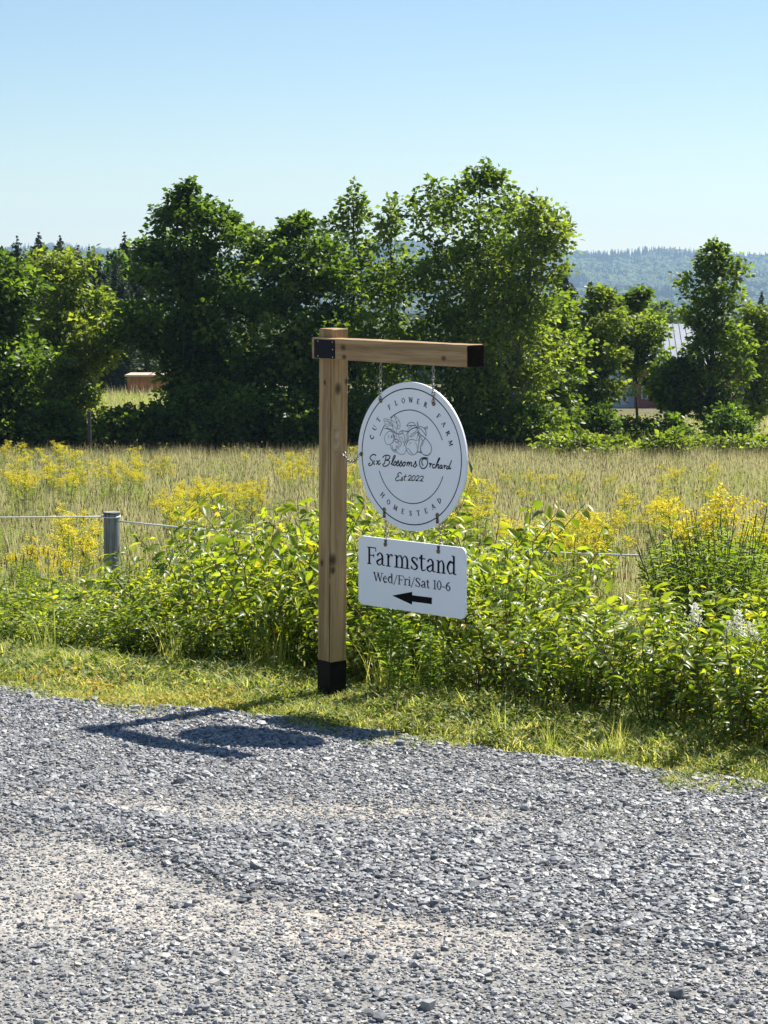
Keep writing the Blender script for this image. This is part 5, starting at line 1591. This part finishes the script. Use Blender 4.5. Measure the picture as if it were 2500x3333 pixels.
# ---- forest in the valley and on the hills: one mass far away
def far_blob(seed):
    r = np.random.default_rng(seed)
    bm = bmesh.new(); bmesh.ops.create_icosphere(bm, subdivisions=3, radius=1.0)
    off = r.normal(0, 1, (9, 3)); off = unit(off)
    for v in bm.verts:
        d = v.co.normalized()
        k = max(float(np.dot(np.array(d), o_)) for o_ in off)
        v.co = d * (0.62 + 0.42 * k ** 3 + r.normal(0, 0.07))
        v.co = Vector((v.co.x * 0.62, v.co.y * 0.62, v.co.z * 0.62 + 0.5))
    return bm_mesh('far_crown', bm)
def far_spire(seed):
    r = np.random.default_rng(seed)
    V, F = [], []
    n = 9
    for L in range(7):
        z0 = 0.05 + L * 0.13; rad = 0.30 * (1 - L / 7.4)
        i0 = len(V)
        for k in range(n):
            a = 6.283 * k / n + L
            q = rad * (1 if k % 2 else 0.62) * r.uniform(0.8, 1.15)
            V.append((q * math.cos(a), q * math.sin(a), z0 + r.normal(0, 0.015)))
        V.append((0, 0, z0 + 0.26 * (1 - L / 12)))
        for k in range(n):
            F.append((i0 + k, i0 + (k + 1) % n, i0 + n))
    return mesh('far_spire', V, F)
def far_mat(name, stops):
    m, nt, out = new_mat(name)
    oi = nd(nt, 'ShaderNodeObjectInfo'); rp = ramp(nt, stops); nt.links.new(oi.outputs['Random'], rp.inputs[0])
    tc = nd(nt, 'ShaderNodeTexCoord'); nz = nd(nt, 'ShaderNodeTexNoise'); nz.inputs['Scale'].default_value = 7; nz.inputs['Detail'].default_value = 3
    nt.links.new(tc.outputs['Object'], nz.inputs[0])
    r2 = ramp(nt, [(0.35, (0.35, 0.35, 0.35)), (0.65, (1.25, 1.25, 1.25))]); nt.links.new(nz.outputs[0], r2.inputs[0])
    mx = nd(nt, 'ShaderNodeMix', data_type='RGBA', blend_type='MULTIPLY'); mx.inputs[0].default_value = 1
    nt.links.new(rp.outputs[0], mx.inputs[6]); nt.links.new(r2.outputs[0], mx.inputs[7])
    b = nd(nt, 'ShaderNodeBsdfPrincipled'); b.inputs['Roughness'].default_value = 0.8; b.inputs['Specular IOR Level'].default_value = 0.2
    nt.links.new(mx.outputs[2], b.inputs['Base Color']); nt.links.new(b.outputs[0], out.inputs[0])
    return m
FB = far_mat('far_broadleaf', [(0.0, (0.04, 0.07, 0.018)), (0.6, (0.075, 0.115, 0.028)), (1.0, (0.12, 0.16, 0.04))])
FS = far_mat('far_conifer', [(0.0, (0.014, 0.028, 0.018)), (1.0, (0.035, 0.058, 0.03))])
src = []
for k in range(4):
    me = far_blob(950 + k); me.materials.append(FB); src.append(me)
for k in range(3):
    me = far_spire(960 + k); me.materials.append(FS); src.append(me)
far_src = source_collection('far_tree_source', src)
r = np.random.default_rng(71)
n = 42000
y = np.concatenate([r.uniform(2300, 4300, n // 2), 330 * (2300 / 330) ** r.random(n // 2)])
x = r.uniform(-1, 1, n) * (0.24 * y + 60)
keep = r.random(n) < np.where(y > 2300, 1.0, 0.9)
x, y = x[keep], y[keep]
con = (noise2(x, y, 90, 81) + 0.5 * noise2(x, y, 30, 82)) + sstep(3600, 4250, y) * 0.35
isc = r.random(len(x)) < sstep(0.72, 1.05, con)
idx = np.where(isc, r.integers(4, 7, len(x)), r.integers(0, 4, len(x)))
hgt = np.where(isc, r.uniform(11, 20, len(x)), r.uniform(10, 15, len(x))) * np.interp(y, [300, 1500, 3000], [0.7, 0.9, 1.35])
wd = hgt * np.where(isc, 0.75, 1.1)
o = scatter('hill_forest', np.stack([x, y, ground_z(x, y) - 0.5], 1), np.stack([np.zeros(len(x)), np.zeros(len(x)), r.uniform(0, 6.28, len(x))], 1), np.stack([wd, wd, hgt], 1), idx, far_src)
tag(o, 'mixed forest covering the valley floor and the far hills', 'forest', kind='stuff')

# ================================================================== FENCE
def m_oldpost():
    m = wood_mat('weathered_grey_post', (0.06, 0.064, 0.07), (0.33, 0.33, 0.32), 2, [(-0.035, -0.04, 1.07, 0.012)], 1.6, 0.95)
    return m
W_GREY = m_oldpost()
M_ROPE = plain('white_fence_rope', (0.86, 0.86, 0.84), 0.7)
M_FARPOST = plain('dark_weathered_post', (0.06, 0.055, 0.05), 0.9, noise=0.4, nscale=12)
def round_post(x, y, top, rad, label, mat=None, group=None, wrap=True):
    zg = gz(x, y)
    root = empty('fence_post', (x, y, zg)); tag(root, label, 'fence post', group)
    H = top - zg
    r_ = np.random.default_rng(int(abs(x) * 100))
    n = 24; V, F = [], []
    zs = [-0.3, 0.2 * H, 0.4 * H, 0.6 * H, 0.8 * H, H - 0.006, H]
    for i, z in enumerate(zs):
        for k in range(n):
            a = 6.2832 * k / n
            q = rad * (1 + 0.03 * math.sin(3 * a + 1) + r_.normal(0, 0.010)) * (0.96 if i == len(zs) - 1 else 1)
            V.append((q * math.cos(a), q * math.sin(a), z))
    for i in range(len(zs) - 1):
        for k in range(n):
            F.append((i * n + k, i * n + (k + 1) % n, (i + 1) * n + (k + 1) % n, (i + 1) * n + k))
    F.append(tuple(range((len(zs) - 1) * n, len(zs) * n)))
    link('post', mesh('post', V, F), mat or W_GREY, root)
    if wrap:
        for dz, rr_ in ((0.030, 0.0045),):
            pts = [(1.04 * rad * math.cos(a), 1.04 * rad * math.sin(a), H - dz + 0.004 * math.sin(a)) for a in np.linspace(0, 6.2832, 25)]
            MB().tube(pts, rr_, 6, False).build('rope_wrap', M_ROPE, root, True)
        pts = [(1.02 * rad * math.cos(a), 1.02 * rad * math.sin(a), H - 0.008) for a in np.linspace(0, 6.2832, 25)]
        MB().tube(pts, 0.004, 5, False).build('cap_ring', M_FARPOST, root, True)
    return root
pA = at(363, 1666, 14.8)
round_post(pA.x, pA.y, pA.z, 0.056, 'weathered grey round fence post with white rope around its top')
B = Vector((3.6, 12.55, pA.z - 0.02)); C_ = Vector((-6.8, 14.9, pA.z - 0.02))
round_post(B.x, B.y, B.z + 0.04, 0.055, 'grey round fence post at the far end of the white rope past the goldenrod', group=None)
def rope(p, q, sag, rad, label, n=26):
    pts = [Vector(p).lerp(Vector(q), t) + Vector((0, 0, -sag * 4 * t * (1 - t))) for t in np.linspace(0, 1, n)]
    o = MB().tube(pts, rad, 6).build('fence_rope', M_ROPE, None, True)
    tag(o, label, 'rope')
top = pA.z - 0.03
rope((pA.x + 0.05, pA.y - 0.03, top - 0.03), (B.x, B.y, B.z), 0.085, 0.0068, 'white fence rope running from the round post behind the signs and goldenrod')
rope((pA.x - 0.05, pA.y - 0.02, top), (C_.x, C_.y, C_.z), 0.02, 0.0055, 'thin white fence rope running from the round post away from the signs')
rope((pA.x - 0.05, pA.y - 0.05, top - 0.74), (C_.x, C_.y - 0.05, C_.z - 0.76), 0.01, 0.0045, 'low thin white rope at shin height in the shrubs by the round post')
fp = at(290, 1338, 57.5)
round_post(fp.x, fp.y, fp.z, 0.05, 'thin dark post standing at the meadow edge in the gap before the shed', M_FARPOST, None, False)

# pale stone against the foot of the sign post
def pale_stone(px, py, s, label, z=0.0):
    p = lerpz(px, py, z)
    o = link('pale_stone', stone_mesh('pale_stone', px, 0.6, 2), plain('pale_stone_%d' % px, (0.62, 0.6, 0.57), 0.8, noise=0.25, nscale=6), None, (p.x, p.y, gz(p.x, p.y) + s * 0.18))
    o.scale = (s, s, s)
    tag(o, label, 'stone')
pale_stone(1108, 2283, 0.05, 'flat white stone lying against the black foot of the sign post', 0.02)
pale_stone(1902, 2492, 0.045, 'whitish stone at the gravel edge past the signs')
pale_stone(2333, 2490, 0.055, 'larger whitish stone in the grass under the hedge past the signs')
pale_stone(1010, 2366, 0.03, 'small white pebble lying in the shadow of the signs')

# ================================================================== BUILDINGS
HY = 215.0
mpp = HY / FPX
M_RED = plain('red_clapboard', (0.26, 0.032, 0.028), 0.7, noise=0.2, nscale=2)
M_ROOF = plain('grey_metal_roofing', (0.42, 0.44, 0.47), 0.38, metal=0.35, noise=0.1, nscale=1)
M_TRIM = plain('white_trim', (0.78, 0.78, 0.77), 0.6)
M_GLASS = plain('dark_window_glass', (0.03, 0.04, 0.055), 0.12)
M_PALEB = plain('pale_blue_siding', (0.45, 0.56, 0.62), 0.7)
def W3(px, py, Y=HY): return at(px, py, Y)
h0 = W3(2072, 1315); zg = h0.z
xl, xr = W3(2072, 1300).x, W3(2440, 1300).x
z_e, z_r = W3(2100, 1178).z, W3(2100, 1062).z
house = empty('house', ((xl + xr) / 2, HY, zg)); hx = (xl + xr) / 2
tag(house, 'red house with grey metal roof and cupola half hidden by young trees', 'house')
W_, D_ = (xr - xl), 9.0
he, hr = z_e - zg, z_r - zg
V = [(-W_/2, 0, -1.5), (W_/2, 0, -1.5), (W_/2, D_, -1.5), (-W_/2, D_, -1.5), (-W_/2, 0, he), (W_/2, 0, he), (W_/2, D_, he), (-W_/2, D_, he), (-W_/2, D_/2, hr - 0.1), (W_/2, D_/2, hr - 0.1)]
link('wall', mesh('wall', V, [(0, 1, 5, 4), (2, 3, 7, 6), (3, 0, 4, 8, 7), (1, 2, 6, 9, 5)]), M_RED, house)
# clapboards on the side one sees
for i in range(int((he + 0.2) / 0.2)):
    z = i * 0.2
    if z > he - 0.15: break
    box('clapboard', (-W_/2 - 0.01, -0.035, z), (W_/2 + 0.01, -0.004, z + 0.185), M_RED, house)
bm = bmesh.new()
oh = 0.45
sl = (hr - he) / (D_ / 2)
for s in (0, 1):
    y0, y1 = (-oh, D_/2) if s == 0 else (D_ + oh, D_/2)
    za, zb = he - sl * oh, hr
    vs = [bm.verts.new(c) for c in ((-W_/2 - oh, y0, za), (W_/2 + oh, y0, za), (W_/2 + oh, y1, zb), (-W_/2 - oh, y1, zb))]
    vt = [bm.verts.new(v.co + Vector((0, 0, 0.12))) for v in vs]
    for q in ((0, 1, 2, 3),): bm.faces.new([vs[k] for k in q]); bm.faces.new([vt[k] for k in reversed(q)])
    for k in range(4): bm.faces.new((vs[k], vs[(k+1) % 4], vt[(k+1) % 4], vt[k]))
    for k in range(int(W_ / 0.6)):                     # standing seams
        x = -W_/2 - oh + 0.3 + k * 0.6
        if x > W_/2 + oh - 0.05: break
        a = [bm.verts.new(c) for c in ((x, y0, za + 0.121), (x + 0.05, y0, za + 0.121), (x + 0.05, y1, zb + 0.121), (x, y1, zb + 0.121))]
        b = [bm.verts.new(v.co + Vector((0, 0, 0.06))) for v in a]
        bm.faces.new(b)
        for q in range(4): bm.faces.new((a[q], a[(q+1) % 4], b[(q+1) % 4], b[q]))
bmesh.ops.recalc_face_normals(bm, faces=bm.faces)
roof = link('roof', bm_mesh('roof', bm), M_ROOF, house)
cxp = W3(2140, 1045).x - hx
cup = box('cupola', (cxp - 0.42, D_/2 - 0.42, hr - 0.3), (cxp + 0.42, D_/2 + 0.42, hr + 0.15), M_TRIM, roof)
capz = hr + 0.15
link('cupola_cap', mesh('cupola_cap', [(cxp - 0.55, D_/2 - 0.55, capz), (cxp + 0.55, D_/2 - 0.55, capz), (cxp + 0.55, D_/2 + 0.55, capz), (cxp - 0.55, D_/2 + 0.55, capz), (cxp, D_/2, capz + 0.75)], [(3, 2, 1, 0), (0, 1, 4), (1, 2, 4), (2, 3, 4), (3, 0, 4)]), M_TRIM, roof)
for px in (2098, 2195, 2275, 2350, 2410):
    cx_ = W3(px, 1278).x - hx; z0, z1 = W3(px, 1299).z - zg, W3(px, 1257).z - zg
    w = 0.30
    f = box('window', (cx_ - w, -0.075, z0), (cx_ + w, -0.037, z1), M_TRIM, house)
    zm = (z0 + z1) / 2
    for a, b in ((z0 + 0.07, zm - 0.03), (zm + 0.03, z1 - 0.07)):
        box('pane', (cx_ - w + 0.08, -0.083, a), (cx_ + w - 0.08, -0.0765, b), M_GLASS, f)
box('corner_board', (-W_/2 - 0.06, -0.07, -0.5), (-W_/2 + 0.12, -0.037, he - 0.05), M_TRIM, house)
# pale annex
an = empty('annex', (W3(2040, 1300).x, HY + 2, zg)); tag(an, 'pale blue low outbuilding beside the red house', 'outbuilding')
aw = (2073 - 2005) * mpp / 2
box('wall', (-aw, 0, -1), (aw, 5, W3(2040, 1225).z - zg), M_PALEB, an)
ah = W3(2040, 1225).z - zg
link('roof', mesh('roof', [(-aw - .3, -.4, ah - .12), (aw + .1, -.4, ah - .12), (aw + .1, 5.4, ah - .12), (-aw - .3, 5.4, ah - .12), (-aw - .3, 2.5, ah + 1.2), (aw + .1, 2.5, ah + 1.2)], [(3, 2, 1, 0), (0, 1, 5, 4), (2, 3, 4, 5), (1, 2, 5), (3, 0, 4)]), M_ROOF, an)
box('door', (-0.5, -0.05, -0.2), (0.4, -0.003, 1.9), M_TRIM, an)

# parked car whose front end shows past the trees
car = empty('parked_car', W3(2545, 1332, 205.0)); tag(car, 'teal car parked beside the red house', 'car')
M_TEAL = plain('teal_car_paint', (0.03, 0.13, 0.17), 0.25); M_TYRE = plain('tyre_rubber', (0.015, 0.015, 0.016), 0.9); M_RIM = plain('wheel_rim', (0.5, 0.5, 0.5), 0.35, 0.8)
prof = [(-2.1, 0.35), (-2.15, 0.75), (-1.9, 0.95), (-1.1, 1.02), (-0.5, 1.45), (0.9, 1.5), (1.6, 1.05), (2.1, 0.95), (2.15, 0.4)]
bm = bmesh.new()
a = [bm.verts.new((x, -0.85, z)) for x, z in prof]; b = [bm.verts.new((x, 0.85, z)) for x, z in prof]
bm.faces.new(a); bm.faces.new(list(reversed(b)))
for k in range(len(prof)):
    bm.faces.new((a[k], b[k], b[(k+1) % len(prof)], a[(k+1) % len(prof)]))
bmesh.ops.recalc_face_normals(bm, faces=bm.faces)
bmesh.ops.bevel(bm, geom=bm.edges[:], offset=0.05, segments=2, affect='EDGES')
link('body', bm_mesh('body', bm, True), M_TEAL, car)
link('window', mesh('window', [(-0.95, -0.853, 1.05), (-0.45, -0.853, 1.38), (0.85, -0.853, 1.42), (1.4, -0.853, 1.06)], [(0, 3, 2, 1)]), M_GLASS, car)
box('bumper', (-2.22, -0.8, 0.35), (-2.1, 0.8, 0.55), M_TRIM, car, 0.02)
box('headlight', (-2.165, -0.8, 0.62), (-2.09, -0.45, 0.78), M_TRIM, car, 0.01)
for x in (-1.35, 1.35):
    for y in (-0.86, 0.86):
        w = MB().tube([(x, y - 0.1, 0.32), (x, y + 0.1, 0.32)], 0.32, 18).build('wheel', M_TYRE, car)
        MB().tube([(x, y - 0.115, 0.32), (x, y + 0.115, 0.32)], 0.19, 14).build('rim', M_RIM, w)

# shed in the gap of the trees
M_ORANGE = plain('orange_brown_boards', (0.42, 0.17, 0.06), 0.75, noise=0.25, nscale=3)
sh = at(415, 1262, 108)
shed = empty('shed', (sh.x, 108, gz(sh.x + 1, 108))); tag(shed, 'low orange brown wooden shed showing in the gap between the trees', 'shed')
zt = at(415, 1226, 108).z - shed.location.z
for k in range(14):
    box('plank', (k * 0.2, 0, -0.3), (k * 0.2 + 0.188, 0.05, zt), M_ORANGE, shed)
box('wall', (0.0, 0.06, -0.3), (2.8, 2.4, zt - 0.02), M_ORANGE, shed)
box('roof', (-0.12, -0.15, zt + 0.003), (2.92, 2.55, zt + 0.09), plain('pale_roof_edge', (0.5, 0.4, 0.3), 0.6), shed)

# tall pale grass in the gap and grass beyond the row
r = np.random.default_rng(91)
n = 5200
x = r.uniform(-1, 1, n); y = r.uniform(64, 135, n); x = x * (0.2 * y + 3)
kx = 1250 + FPX * x / y
o = scatter('pasture_grass', np.stack([x, y, ground_z(x, y) - 0.02], 1), np.stack([r.normal(0, 0.05, n), r.normal(0, 0.05, n), r.uniform(0, 6.28, n)], 1), np.repeat(r.uniform(1.0, 1.6, n)[:, None], 3, 1) * np.array([[1.6, 1.6, 0.8]]), r.integers(5, 9, n), meadow_src)
tag(o, 'pale green tall grass on the slope behind the tree row', 'grass', kind='stuff')

# ================================================================== AIR
hz_m, nt, out = new_mat('thin_summer_haze')
pv = nd(nt, 'ShaderNodeVolumePrincipled')
pv.inputs['Color'].default_value = (0.50, 0.74, 1.0, 1)
pv.inputs['Density'].default_value = 0.000145
pv.inputs['Anisotropy'].default_value = 0.2
nt.links.new(pv.outputs[0], out.inputs['Volume'])
hz = box('haze', (-4500, -30, -110), (4500, 4700, 110), None)
hz.data.materials.append(hz_m)
tag(hz, 'thin bluish haze in the air over the valley', 'haze', kind='stuff')
